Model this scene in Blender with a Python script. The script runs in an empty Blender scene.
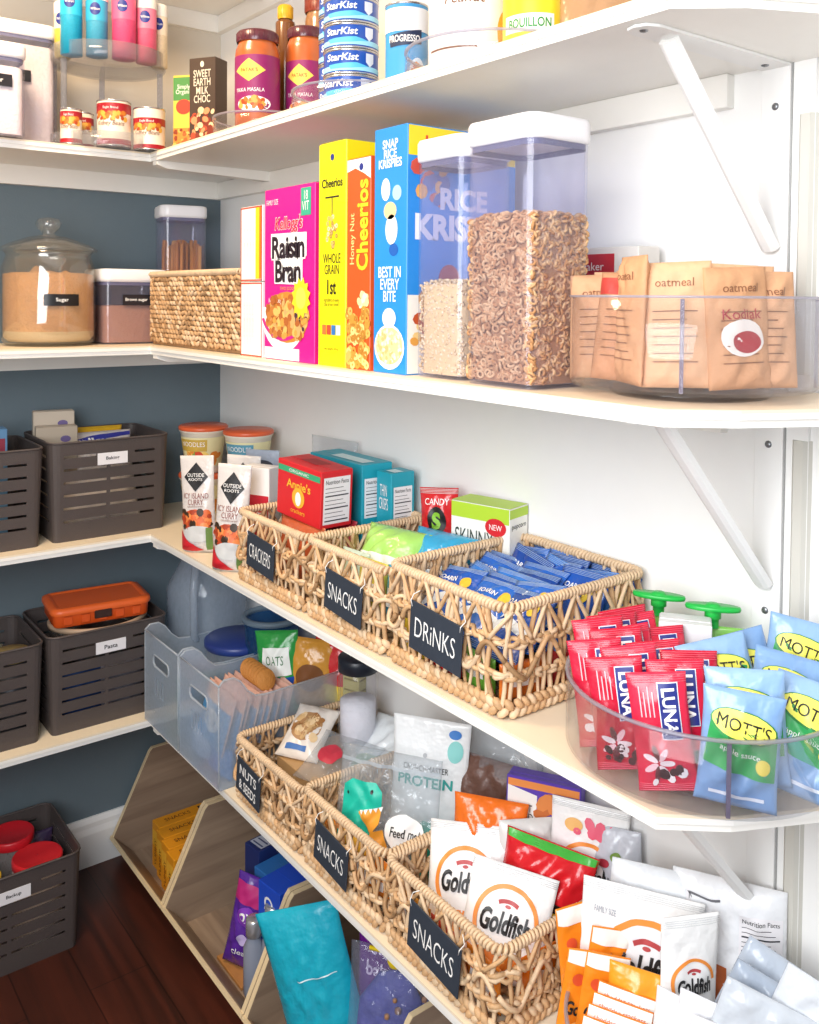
import bpy, math, random
from math import sin, cos, pi, radians as rad, sqrt, atan2
from mathutils import Vector, Matrix, Euler

scene = bpy.context.scene
COL = scene.collection

# ------------------------------------------------------------------ camera
cam_d = bpy.data.cameras.new('camera')
cam = bpy.data.objects.new('camera', cam_d)
COL.objects.link(cam)
scene.camera = cam
YAW, PITCH, ROLL = 0.65114, 0.031456, 0.0083615
fw = Vector((-cos(PITCH) * cos(YAW), cos(PITCH) * sin(YAW), -sin(PITCH)))
rt = fw.cross(Vector((0, 0, 1))).normalized()
up = rt.cross(fw)
r2 = rt * cos(ROLL) + up * sin(ROLL)
u2 = up * cos(ROLL) - rt * sin(ROLL)
M = Matrix((r2, u2, -fw)).transposed().to_4x4()
M.translation = Vector((2.40676, -1.15488, 1.50894))
cam.matrix_world = M
cam_d.sensor_fit = 'HORIZONTAL'
cam_d.sensor_width = 36.0
cam_d.lens = 916.135 / 819 * 36.0
cam_d.shift_y = -(512 - 326.137) / 819
cam_d.clip_start = 0.02

# ------------------------------------------------------------------ light and exposure
scene.view_settings.view_transform = 'Standard'
scene.view_settings.look = 'None'
scene.view_settings.gamma = 1.0
scene.view_settings.use_curve_mapping = False
scene.view_settings.exposure = 0.0
world = bpy.data.worlds.new('world')
scene.world = world
world.use_nodes = True
world.node_tree.nodes['Background'].inputs[0].default_value = (0.80, 0.88, 1.0, 1)
world.node_tree.nodes['Background'].inputs[1].default_value = 0.27
try:
    scene.cycles.transparent_max_bounces = 24
    scene.cycles.max_bounces = 8
except Exception:
    pass


def area(name, loc, target, size, size_y, power, col):
    l = bpy.data.lights.new(name, 'AREA')
    l.shape = 'RECTANGLE'
    l.size, l.size_y = size, size_y
    l.energy = power
    l.color = col
    o = bpy.data.objects.new(name, l)
    o.location = loc
    o.rotation_euler = (Vector(target) - Vector(loc)).to_track_quat('-Z', 'Y').to_euler()
    COL.objects.link(o)
    return o


# assumed daylight beside the camera, assumed warm light overhead
area('assumed_daylight', (2.15, -1.6, 1.72), (1.5, 0.0, 0.95), 1.15, 1.25, 46, (0.95, 0.97, 1.0))
area('assumed_warm_overhead', (0.75, -0.95, 2.55), (0.45, -0.5, 1.2), 0.30, 0.30, 17, (1.0, 0.74, 0.46))


# ------------------------------------------------------------------ helpers
def lin(h):
    h = h.lstrip('#')
    out = []
    for i in (0, 2, 4):
        c = int(h[i:i + 2], 16) / 255
        out.append(c / 12.92 if c <= 0.04045 else ((c + 0.055) / 1.055) ** 2.4)
    return (*out, 1)


_mats = {}


def mat(hexc, rough=0.5, bump=0.0, bscale=60, metal=0.0, var=0.06, vscale=30, coat=0.0, trans=0.0):
    key = (hexc, rough, bump, bscale, metal, var, vscale, coat)
    if key in _mats:
        return _mats[key]
    m = bpy.data.materials.new('surface_' + hexc.strip('#'))
    m.use_nodes = True
    nt = m.node_tree
    b = nt.nodes['Principled BSDF']
    b.inputs['Roughness'].default_value = rough
    b.inputs['Metallic'].default_value = metal
    b.inputs['Coat Weight'].default_value = coat
    c = lin(hexc)
    tc = nt.nodes.new('ShaderNodeTexCoord')
    n = nt.nodes.new('ShaderNodeTexNoise')
    n.inputs['Scale'].default_value = vscale
    n.inputs['Detail'].default_value = 3
    nt.links.new(tc.outputs['Object'], n.inputs['Vector'])
    mx = nt.nodes.new('ShaderNodeMix')
    mx.data_type = 'RGBA'
    mx.inputs[6].default_value = (*[x * (1 - var) for x in c[:3]], 1)
    mx.inputs[7].default_value = (*[min(1, x * (1 + var)) for x in c[:3]], 1)
    nt.links.new(n.outputs['Fac'], mx.inputs[0])
    nt.links.new(mx.outputs[2], b.inputs['Base Color'])
    if bump:
        n2 = nt.nodes.new('ShaderNodeTexNoise')
        n2.inputs['Scale'].default_value = bscale
        n2.inputs['Detail'].default_value = 2
        nt.links.new(tc.outputs['Object'], n2.inputs['Vector'])
        bp = nt.nodes.new('ShaderNodeBump')
        bp.inputs['Strength'].default_value = bump
        bp.inputs['Distance'].default_value = 0.01
        nt.links.new(n2.outputs['Fac'], bp.inputs['Height'])
        nt.links.new(bp.outputs['Normal'], b.inputs['Normal'])
    _mats[key] = m
    return m


def card(h): return mat(h, 0.42, 0, var=0.03)
def foil(h): return mat(h, 0.26, 0.35, 45, var=0.05, coat=0.3)
def plas(h, r=0.35): return mat(h, r, 0, var=0.04)
def ink(h): return mat(h, 0.45, 0, var=0.02)


def clear(name, tint='#ffffff', milky=0.0, milk_col='#dfe6ee', gloss=0.10, bump=0.0):
    key = (name, tint, milky)
    if key in _mats:
        return _mats[key]
    m = bpy.data.materials.new(name)
    m.use_nodes = True
    nt = m.node_tree
    nt.nodes.clear()
    out = nt.nodes.new('ShaderNodeOutputMaterial')
    tr = nt.nodes.new('ShaderNodeBsdfTransparent')
    tr.inputs[0].default_value = lin(tint)
    gl = nt.nodes.new('ShaderNodeBsdfGlossy')
    gl.inputs['Roughness'].default_value = 0.08
    df = nt.nodes.new('ShaderNodeBsdfDiffuse')
    df.inputs[0].default_value = lin(milk_col)
    tl = nt.nodes.new('ShaderNodeBsdfTranslucent')
    tl.inputs[0].default_value = lin(milk_col)
    md = nt.nodes.new('ShaderNodeMixShader')
    md.inputs[0].default_value = 0.5
    nt.links.new(df.outputs[0], md.inputs[1])
    nt.links.new(tl.outputs[0], md.inputs[2])
    m1 = nt.nodes.new('ShaderNodeMixShader')
    nz = nt.nodes.new('ShaderNodeTexNoise')
    nz.inputs['Scale'].default_value = 25
    mr = nt.nodes.new('ShaderNodeMapRange')
    mr.inputs[3].default_value = milky * 0.85
    mr.inputs[4].default_value = min(1, milky * 1.15)
    nt.links.new(nz.outputs['Fac'], mr.inputs[0])
    nt.links.new(mr.outputs[0], m1.inputs[0])
    nt.links.new(tr.outputs[0], m1.inputs[1])
    nt.links.new(md.outputs[0], m1.inputs[2])
    lw = nt.nodes.new('ShaderNodeLayerWeight')
    lw.inputs[0].default_value = 0.5
    pw = nt.nodes.new('ShaderNodeMath')
    pw.operation = 'POWER'
    pw.inputs[1].default_value = 4.0
    nt.links.new(lw.outputs['Facing'], pw.inputs[0])
    mu = nt.nodes.new('ShaderNodeMath')
    mu.operation = 'MULTIPLY_ADD'
    mu.inputs[1].default_value = 0.45
    mu.inputs[2].default_value = gloss * 0.3
    nt.links.new(pw.outputs[0], mu.inputs[0])
    m2 = nt.nodes.new('ShaderNodeMixShader')
    nt.links.new(mu.outputs[0], m2.inputs[0])
    nt.links.new(m1.outputs[0], m2.inputs[1])
    nt.links.new(gl.outputs[0], m2.inputs[2])
    if bump:
        n2 = nt.nodes.new('ShaderNodeTexNoise')
        n2.inputs['Scale'].default_value = 40
        tc = nt.nodes.new('ShaderNodeTexCoord')
        nt.links.new(tc.outputs['Object'], n2.inputs['Vector'])
        bp = nt.nodes.new('ShaderNodeBump')
        bp.inputs['Strength'].default_value = bump
        bp.inputs['Distance'].default_value = 0.02
        nt.links.new(n2.outputs['Fac'], bp.inputs['Height'])
        nt.links.new(bp.outputs['Normal'], gl.inputs['Normal'])
    nt.links.new(m2.outputs[0], out.inputs[0])
    _mats[key] = m
    return m


CLEAR = clear('clear_acrylic', '#fdfdff', 0.03)
GLASS = clear('clear_glass', '#fbfbf8', 0.07, '#e8e4dc', 0.35)
POP = clear('clear_container_plastic', '#fafaff', 0.07, '#e4e4fa')
FROST = clear('frosted_plastic', '#fafcff', 0.34, '#dbe7f2')
BAGGY = clear('zip_bag_film', '#fcfdfe', 0.20, '#e4edf4', bump=0.6)


class MB:
    def __init__(s):
        s.v, s.f, s.m, s.sm, s.mats = [], [], [], [], []
        s.X = None

    def mi(s, m):
        if m not in s.mats:
            s.mats.append(m)
        return s.mats.index(m)

    def add(s, vs, fs, m, smooth=False):
        b = len(s.v)
        if s.X is not None:
            vs = [s.X @ Vector(p) for p in vs]
        s.v += [tuple(p) for p in vs]
        i = s.mi(m)
        for f in fs:
            s.f.append(tuple(b + k for k in f))
            s.m.append(i)
            s.sm.append(smooth)

    def box(s, x0, y0, z0, x1, y1, z1, m, bev=0.0):
        if bev <= 0:
            vs = [(x, y, z) for z in (z0, z1) for y in (y0, y1) for x in (x0, x1)]
            s.add(vs, [(0, 2, 3, 1), (4, 5, 7, 6), (0, 1, 5, 4), (2, 6, 7, 3), (0, 4, 6, 2), (1, 3, 7, 5)], m)
            return
        cx, cy = (x0 + x1) / 2, (y0 + y1) / 2
        b = bev
        rings = [(z0, b), (z0 + b, 0), (z1 - b, 0), (z1, b)]
        vs = []
        for z, o in rings:
            xa, xb, ya, yb = x0 + o, x1 - o, y0 + o, y1 - o
            q = b * 0.9
            vs += [(xa + q, ya, z), (xb - q, ya, z), (xb, ya + q, z), (xb, yb - q, z), (xb - q, yb, z), (xa + q, yb, z), (xa, yb - q, z), (xa, ya + q, z)]
        fs = [tuple(range(7, -1, -1)), tuple(range(24, 32))]
        for r in range(3):
            for i in range(8):
                j = (i + 1) % 8
                fs.append((r * 8 + i, r * 8 + j, r * 8 + 8 + j, r * 8 + 8 + i))
        s.add(vs, fs, m)

    def prism(s, pts, axis, a0, a1, m):
        """extrude polygon pts (2D) along axis from a0 to a1"""
        n = len(pts)

        def mk(p, a):
            return {'x': (a, p[0], p[1]), 'y': (p[0], a, p[1]), 'z': (p[0], p[1], a)}[axis]
        vs = [mk(p, a0) for p in pts] + [mk(p, a1) for p in pts]
        fs = [tuple(range(n)), tuple(range(2 * n - 1, n - 1, -1))]
        fs += [(i, (i + 1) % n, n + (i + 1) % n, n + i) for i in range(n)]
        s.add(vs, fs, m)

    def lathe(s, prof, m, n=32, cx=0, cy=0, sx=1, sy=1, smooth=True):
        vs, fs = [], []
        for r, z in prof:
            for i in range(n):
                a = 2 * pi * i / n
                vs.append((cx + r * cos(a) * sx, cy + r * sin(a) * sy, z))
        for k in range(len(prof) - 1):
            for i in range(n):
                j = (i + 1) % n
                fs.append((k * n + i, k * n + j, (k + 1) * n + j, (k + 1) * n + i))
        s.add(vs, fs, m, smooth)

    def rsq(s, prof, w, d, r, m, n=6, smooth=True, cap=True):
        """rounded rectangle rings: prof = [(inset, z)]"""
        vs, fs = [], []
        per = 4 * (n + 1)
        for o, z in prof:
            for q in range(4):
                sx, sy = ((1, 1), (-1, 1), (-1, -1), (1, -1))[q]
                rr = max(0.0005, r - o)
                cx, cy = sx * (w / 2 - o - rr), sy * (d / 2 - o - rr)
                for i in range(n + 1):
                    a = q * pi / 2 + (pi / 2) * i / n
                    vs.append((cx + rr * cos(a), cy + rr * sin(a), z))
        for k in range(len(prof) - 1):
            for i in range(per):
                j = (i + 1) % per
                fs.append((k * per + i, k * per + j, (k + 1) * per + j, (k + 1) * per + i))
        s.add(vs, fs, m, smooth)
        if cap:
            s.add(vs[:per], [tuple(range(per - 1, -1, -1))], m)
            s.add(vs[-per:], [tuple(range(per))], m)

    def tube(s, pts, r, m, n=6, closed=False, rf=None):
        pts = [Vector(p) for p in pts]
        N = len(pts)
        if N < 2:
            return
        vs, fs = [], []
        prev = None
        for i, p in enumerate(pts):
            if closed:
                t = pts[(i + 1) % N] - pts[i - 1]
            else:
                t = pts[min(i + 1, N - 1)] - pts[max(i - 1, 0)]
            if t.length < 1e-9:
                t = Vector((0, 0, 1))
            t.normalize()
            if prev is None:
                a = Vector((0, 0, 1)) if abs(t.z) < 0.9 else Vector((1, 0, 0))
                prev = a.cross(t).normalized()
            e = prev - t * prev.dot(t)
            if e.length < 1e-6:
                e = t.orthogonal()
            e.normalize()
            prev = e
            g = t.cross(e)
            rr = r * (rf(i / (N - 1)) if rf else 1)
            for k in range(n):
                a = 2 * pi * k / n
                vs.append(p + (e * cos(a) + g * sin(a)) * rr)
        for i in range(N if closed else N - 1):
            i2 = (i + 1) % N
            for k in range(n):
                k2 = (k + 1) % n
                fs.append((i * n + k, i * n + k2, i2 * n + k2, i2 * n + k))
        if not closed:
            fs.append(tuple(range(n - 1, -1, -1)))
            fs.append(tuple((N - 1) * n + k for k in range(n)))
        s.add(vs, fs, m, True)

    def ball(s, c, r, m, n=8, sc=(1, 1, 1), rot=None):
        vs, fs = [], []
        k = n // 2
        for j in range(k + 1):
            th = pi * j / k
            for i in range(n):
                a = 2 * pi * i / n
                p = Vector((sin(th) * cos(a) * sc[0], sin(th) * sin(a) * sc[1], cos(th) * sc[2])) * r
                if rot:
                    p = rot @ p
                vs.append(p + Vector(c))
        for j in range(k):
            for i in range(n):
                i2 = (i + 1) % n
                fs.append((j * n + i, (j + 1) * n + i, (j + 1) * n + i2, j * n + i2))
        s.add(vs, fs, m, True)

    # ---- decals on a surface function S(x, z, layer)
    def Q(s, S, x0, z0, x1, z1, m, k=1, nx=0, nz=0):
        nx = nx or max(1, int(abs(x1 - x0) / 0.0055))
        nz = nz or max(1, int(abs(z1 - z0) / 0.0055))
        vs = [S(x0 + (x1 - x0) * i / nx, z0 + (z1 - z0) * j / nz, k) for j in range(nz + 1) for i in range(nx + 1)]
        fs = [(j * (nx + 1) + i, j * (nx + 1) + i + 1, (j + 1) * (nx + 1) + i + 1, (j + 1) * (nx + 1) + i) for j in range(nz) for i in range(nx)]
        s.add(vs, fs, m, True)

    def E(s, S, cx, cz, rx, rz, m, k=1, n=20, rot=0):
        rings = 3
        vs = [S(cx, cz, k)]
        for q in range(1, rings + 1):
            for i in range(n):
                a = 2 * pi * i / n
                dx, dz = rx * q / rings * cos(a), rz * q / rings * sin(a)
                vs.append(S(cx + dx * cos(rot) - dz * sin(rot), cz + dx * sin(rot) + dz * cos(rot), k))
        fs = [(0, 1 + i, 1 + (i + 1) % n) for i in range(n)]
        for q in range(rings - 1):
            for i in range(n):
                j = (i + 1) % n
                fs.append((1 + q * n + i, 1 + (q + 1) * n + i, 1 + (q + 1) * n + j, 1 + q * n + j))
        s.add(vs, fs, m, True)

    def A(s, S, cx, cz, r0, r1, a0, a1, m, k=1, n=24, sz=1.0):
        vs = []
        for i in range(n + 1):
            a = a0 + (a1 - a0) * i / n
            for r in (r0, r1):
                vs.append(S(cx + r * cos(a), cz + r * sin(a) * sz, k))
        s.add(vs, [(2 * i, 2 * i + 1, 2 * i + 3, 2 * i + 2) for i in range(n)], m, True)

    def P(s, S, pts, m, k=1):
        q = []
        for i in range(len(pts)):
            a, b = pts[i], pts[(i + 1) % len(pts)]
            ns = max(1, int(sqrt((a[0] - b[0]) ** 2 + (a[1] - b[1]) ** 2) / 0.006))
            q += [(a[0] + (b[0] - a[0]) * j / ns, a[1] + (b[1] - a[1]) * j / ns) for j in range(ns)]
        n = len(q)
        cx = sum(p[0] for p in q) / n
        cz = sum(p[1] for p in q) / n
        rings = 6
        vs = [S(cx, cz, k)]
        for r in range(1, rings + 1):
            f = r / rings
            vs += [S(cx + (p[0] - cx) * f, cz + (p[1] - cz) * f, k) for p in q]
        fs = [(0, 1 + i, 1 + (i + 1) % n) for i in range(n)]
        for r in range(rings - 1):
            o, o2 = 1 + r * n, 1 + (r + 1) * n
            fs += [(o + i, o2 + i, o2 + (i + 1) % n, o + (i + 1) % n) for i in range(n)]
        s.add(vs, fs, m, True)

    def T(s, S, txt, cx, cz, w, h, m, k=2, rot=0.0, bold=0.0, shear=0.0):
        vs, fs = text_mesh(txt, bold, shear)
        out = []
        for x, y in vs:
            dx, dz = (x - 0.5) * w, (y - 0.5) * h
            out.append(S(cx + dx * cos(rot) - dz * sin(rot), cz + dx * sin(rot) + dz * cos(rot), k))
        s.add(out, fs, m)

    def blobs(s, S, x0, z0, x1, z1, n, r, mats, k=2, seed=0, test=None):
        R = random.Random(seed)
        for i in range(n):
            x, z = R.uniform(x0, x1), R.uniform(z0, z1)
            if test and not test(x, z):
                continue
            rr = r * R.uniform(0.6, 1.2)
            s.E(S, x, z, rr, rr * R.uniform(0.6, 1), R.choice(mats), k + i * 0.021, 8, R.uniform(0, 3))

    def build(s, name, parent=None, solid=0.0):
        me = bpy.data.meshes.new(name)
        me.from_pydata(s.v, [], s.f)
        for m in s.mats:
            me.materials.append(m)
        me.polygons.foreach_set('material_index', s.m)
        me.polygons.foreach_set('use_smooth', s.sm)
        me.update()
        o = bpy.data.objects.new(name, me)
        COL.objects.link(o)
        if parent is not None:
            o.parent = parent
        if solid:
            md = o.modifiers.new('thickness', 'SOLIDIFY')
            md.thickness = solid
            md.offset = 0
        return o


_txt = {}


def text_mesh(txt, bold=0.0, shear=0.0):
    key = (txt, bold, shear)
    if key in _txt:
        return _txt[key]
    c = bpy.data.curves.new('lettering_source', 'FONT')
    c.body = txt
    c.size = 1
    c.offset = bold
    c.shear = shear
    c.resolution_u = 3
    c.align_x = 'CENTER'
    c.space_line = 0.8
    o = bpy.data.objects.new('lettering_source', c)
    COL.objects.link(o)
    dg = bpy.context.evaluated_depsgraph_get()
    me = o.evaluated_get(dg).to_mesh()
    vs = [(v.co.x, v.co.y) for v in me.vertices]
    fs = [tuple(p.vertices) for p in me.polygons]
    o.evaluated_get(dg).to_mesh_clear()
    bpy.data.objects.remove(o)
    bpy.data.curves.remove(c)
    x0, x1 = min(v[0] for v in vs), max(v[0] for v in vs)
    y0, y1 = min(v[1] for v in vs), max(v[1] for v in vs)
    vs = [((x - x0) / (x1 - x0), (y - y0) / max(1e-6, y1 - y0)) for x, y in vs]
    _txt[key] = (vs, fs)
    return _txt[key]


def tag(o, label, cat, group=None, kind=None):
    o['label'] = label
    o['category'] = cat
    if group:
        o['group'] = group
    if kind:
        o['kind'] = kind
    return o


def thing(name, label, cat, group=None):
    o = bpy.data.objects.new(name, None)
    o.empty_display_size = 0.02
    COL.objects.link(o)
    return tag(o, label, cat, group)


def put(o, x, y, z, rz=0, tilt=0, roll=0, s=1.0):
    """tilt > 0 leans the top towards local +y (back), roll > 0 leans the top to local +x"""
    o.location = (x, y, z)
    o.rotation_euler = (rad(-tilt), rad(roll), rad(rz))
    if s != 1.0:
        o.scale = (s, s, s)
    return o


def dup(root, label=None, group=None):
    r = root.copy()
    COL.objects.link(r)
    if label:
        r['label'] = label
    if group:
        r['group'] = group
    for ch in root.children:
        c = ch.copy()
        COL.objects.link(c)
        c.parent = r
        for g in ch.children:
            d = g.copy()
            COL.objects.link(d)
            d.parent = c
    return r


def struct(o):
    o['kind'] = 'structure'
    return o


def SF(w, d):   # front face of a box
    return lambda x, z, k=1: (x, -d / 2 - 0.0003 * k, z)


def SR(w, d):   # right (+x) face: x runs towards the back
    return lambda x, z, k=1: (w / 2 + 0.0003 * k, x, z)


def ST(w, d, h):
    return lambda x, z, k=1: (x, z, h + 0.0003 * k)


def SC(r):      # cylinder
    return lambda x, z, k=1: ((r + 0.0004 + 0.0003 * k) * sin(x / r), -(r + 0.0004 + 0.0003 * k) * cos(x / r), z)


def pouch(w, h, t, m, style='pillow', seed=0, wob=0.0015, crimp=None, nx=24, nz=26):
    """bag mesh in MB with surface function S for prints"""
    R = random.Random(seed)
    ph = [R.uniform(0, 6) for _ in range(6)]

    def prof(x, z):
        u = min(1, abs(2 * x / w))
        v = min(1, max(0, z / h))
        px_ = (1 - u ** 2.6) ** 0.8 if u < 1 else 0
        if style == 'standup':
            pz = (1 - v ** 1.6) * (min(1, 0.55 + v * 6))
            if v < 0.02:
                pz = 0.55
        elif style == 'flat':
            pz = min(1, v * 12) * min(1, (1 - v) * 12)
        else:
            pz = (1 - abs(2 * v - 1) ** 3.2)
        return max(0, px_ * pz)

    def crk(x, z):
        return wob * (sin(x * 160 + ph[0] + 3 * sin(z * 60 + ph[1])) + 0.7 * sin(z * 130 + ph[2] + 4 * sin(x * 70 + ph[3])))

    def outl(x, z):
        v = z / h
        if style == 'pillow':
            return x * (0.94 + 0.06 * abs(2 * v - 1) ** 3)
        if style == 'standup':
            return x * (1 - 0.05 * sin(pi * v))
        return x

    def S(x, z, k=1):
        return (outl(x, z), -(t / 2) * prof(x, z) - 0.0009 - crk(x, z) * prof(x, z) * 0.9 - (0.0005 + 0.0005 * k if k else 0), z)

    def Sb(x, z, k=0):
        return (outl(x, z), (t / 2) * prof(x, z) + 0.0009 + crk(-x, z) * prof(x, z), z)
    mb = MB()
    vs, fs = [], []
    for F in (lambda x, z: S(x, z, 0), Sb):
        for j in range(nz + 1):
            for i in range(nx + 1):
                vs.append(F((i / nx - 0.5) * w, h * j / nz))
    o = (nx + 1) * (nz + 1)
    g = lambda i, j: j * (nx + 1) + i
    for j in range(nz):
        for i in range(nx):
            fs.append((g(i, j), g(i + 1, j), g(i + 1, j + 1), g(i, j + 1)))
            fs.append((o + g(i, j), o + g(i, j + 1), o + g(i + 1, j + 1), o + g(i + 1, j)))
    for j in range(nz):
        fs.append((g(0, j), g(0, j + 1), o + g(0, j + 1), o + g(0, j)))
        fs.append((g(nx, j), o + g(nx, j), o + g(nx, j + 1), g(nx, j + 1)))
    for i in range(nx):
        fs.append((g(i, 0), o + g(i, 0), o + g(i + 1, 0), g(i + 1, 0)))
        fs.append((g(i, nz), g(i + 1, nz), o + g(i + 1, nz), o + g(i, nz)))
    mb.add(vs, fs, m, True)
    if crimp:
        c = crimp
        for z0 in ((0.002, h - 0.010) if style != 'standup' else (h - 0.012,)):
            for q in range(4):
                mb.tube([S(-w / 2 + w * i / 10, z0 + q * 0.0025, 0.5) for i in range(11)], 0.0006, c, 4)
    return mb, S


def carton(w, d, h, m, lid=None):
    """printed cardboard box with a folded top seam and a lid flap"""
    mb = MB()
    mb.box(-w / 2, -d / 2, 0, w / 2, d / 2, h, m, 0.0012)
    mb.box(-w / 2 + 0.002, -d * 0.12, h, w / 2 - 0.002, d / 2 - 0.001, h + 0.0006, lid or m)
    return mb

# ------------------------------------------------------------------ the setting
S1, S2, S3, S4 = 1.8475, 1.3877, 0.9332, 0.4822
WHITE = mat('#f4f3f0', 0.5, 0, var=0.015)
SHELFW = mat('#f6f3ec', 0.38, 0, var=0.02)
MAPLE = mat('#efdfc4', 0.4, 0, var=0.04, vscale=20)
BLUE = mat('#66757d', 0.75, 0.05, 200, var=0.03)


def wood_mat(name, c1, c2, scale, axis, rough=0.45, plank=0):
    m = bpy.data.materials.new(name)
    m.use_nodes = True
    nt = m.node_tree
    b = nt.nodes['Principled BSDF']
    b.inputs['Roughness'].default_value = rough
    tc = nt.nodes.new('ShaderNodeTexCoord')
    mp = nt.nodes.new('ShaderNodeMapping')
    sc = [scale, scale, scale]
    sc['xyz'.index(axis)] = scale * 0.07
    mp.inputs['Scale'].default_value = sc
    nt.links.new(tc.outputs['Object'], mp.inputs['Vector'])
    n = nt.nodes.new('ShaderNodeTexNoise')
    n.inputs['Scale'].default_value = 1.0
    n.inputs['Detail'].default_value = 6
    n.inputs['Distortion'].default_value = 1.2
    nt.links.new(mp.outputs[0], n.inputs['Vector'])
    cr = nt.nodes.new('ShaderNodeValToRGB')
    cr.color_ramp.elements[0].position = 0.3
    cr.color_ramp.elements[0].color = lin(c1)
    cr.color_ramp.elements[1].position = 0.7
    cr.color_ramp.elements[1].color = lin(c2)
    nt.links.new(n.outputs['Fac'], cr.inputs[0])
    last = cr.outputs[0]
    if plank:
        br = nt.nodes.new('ShaderNodeTexBrick')
        br.inputs['Scale'].default_value = 1.0
        br.inputs['Color1'].default_value = (1, 1, 1, 1)
        br.inputs['Color2'].default_value = (0.72, 0.72, 0.72, 1)
        br.inputs['Mortar'].default_value = (0.25, 0.25, 0.25, 1)
        br.inputs['Mortar Size'].default_value = 0.0015
        br.inputs['Brick Width'].default_value = 0.9
        br.inputs['Row Height'].default_value = plank
        nt.links.new(tc.outputs['Object'], br.inputs['Vector'])
        mx = nt.nodes.new('ShaderNodeMix')
        mx.data_type = 'RGBA'
        mx.blend_type = 'MULTIPLY'
        mx.inputs[0].default_value = 1
        nt.links.new(last, mx.inputs[6])
        nt.links.new(br.outputs[0], mx.inputs[7])
        last = mx.outputs[2]
    nt.links.new(last, b.inputs['Base Color'])
    return m


FLOORM = wood_mat('dark_red_brown_floorboards', '#2e1610', '#5f2c1e', 14, 'x', 0.38, 0.13)
BIRCH = wood_mat('pale_plywood_grain', '#86705e', '#a8917a', 26, 'x', 0.5)
BIRCHY = wood_mat('pale_plywood_side_grain', '#86705e', '#a8917a', 26, 'y', 0.5)
PLYEDGE = mat('#e6cfa6', 0.5, 0, var=0.06, vscale=120)

m = MB(); m.box(-0.1, -2.6, -0.05, 3.4, 0.1, 0, FLOORM); struct(m.build('floor'))
m = MB(); m.box(-0.1, -2.6, 2.62, 3.4, 0.1, 2.67, WHITE); struct(m.build('ceiling'))
m = MB(); m.box(-0.1, -2.6, 0, 0, 0.1, 1.80, BLUE); m.box(-0.1, -2.6, 1.80, 0, 0.1, 2.62, mat('#d8d0c2', 0.7, var=0.02)); struct(m.build('wall_back'))
m = MB(); m.box(0, 0, 0, 1.766, 0.1, 2.62, WHITE); m.box(1.766, 0.006, 0, 3.4, 0.1, 2.62, WHITE); struct(m.build('wall_right'))
m = MB(); m.box(-0.1, -2.7, 0, 3.4, -2.6, 2.62, WHITE); struct(m.build('wall_left'))
m = MB()
m.prism([(0, 0), (0.016, 0), (0.016, 0.085), (0.011, 0.10), (0.011, 0.112), (0.005, 0.125), (0, 0.125)], 'y', -2.6, 0, WHITE)
struct(m.build('baseboard_back'))
TRIM_SHADE = mat('#cfccc2', 0.6, 0, var=0.02)  # greyer than the wall: shading of the recess bevel put into the colour
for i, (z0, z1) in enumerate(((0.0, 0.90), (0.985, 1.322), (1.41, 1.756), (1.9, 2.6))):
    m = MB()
    m.prism([(1.744, -0.0005), (1.749, -0.006), (1.762, -0.006), (1.769, 0.006), (1.769, 0.012), (1.744, 0.012)], 'z', z0, z1, TRIM_SHADE)
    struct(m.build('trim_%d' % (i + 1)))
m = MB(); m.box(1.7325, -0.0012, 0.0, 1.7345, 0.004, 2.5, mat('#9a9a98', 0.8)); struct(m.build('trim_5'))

OUT = [(0, 0), (0, -1.7), (0.2865, -1.7), (0.2865, -0.32), (1.775, -0.32), (1.83, -0.255), (1.88, -0.155), (1.93, 0)]
OUTIN = [(0, 0), (0, -1.7), (0.2835, -1.7), (0.2835, -0.317), (1.772, -0.317), (1.826, -0.253), (1.875, -0.155), (1.925, 0)]
heights = [('topmost', 2.313, 'white corner shelf highest up, only its underside showing at the top left'),
           ('top', S1, 'white corner shelf carrying the jars, tins and sprinkle bottles'),
           ('cereal', S2, 'white corner shelf carrying the cereal boxes and clear cereal tubs'),
           ('drinks', S3, 'white corner shelf carrying the upper wicker baskets and the energy bars'),
           ('snack', S4, 'white corner shelf lowest on the wall, carrying the clear bins and lower wicker baskets')]
for nm, z, lab in heights:
    t = thing('corner_shelf', lab, 'shelf', None)
    t.location = (0, 0, z)
    m = MB()
    m.prism(list(reversed(OUT)), 'z', -0.011, -0.004, SHELFW)
    m.prism(list(reversed(OUT)), 'z', -0.004, 0, MAPLE)
    m.prism(list(reversed(OUTIN)), 'z', -0.0205, -0.011, SHELFW)
    m.build('board', t)
    m = MB(); m.box(0, -1.7, -0.068, 0.018, 0, -0.0208, SHELFW); m.build('wall_cleat', t)
    m = MB(); m.box(0.0185, -0.018, -0.068, 1.645, 0, -0.0208, SHELFW, 0.0008); m.build('wall_cleat', t)
    m = MB()
    m.prism([(-0.315, -0.0208), (-0.018, -0.0208), (-0.018, -0.045), (-0.29, -0.038), (-0.315, -0.030)], 'x', 0.292, 0.318, SHELFW)
    m.build('support_bar', t)

SCREW = mat('#8d8f92', 0.35, metal=0.8)


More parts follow.
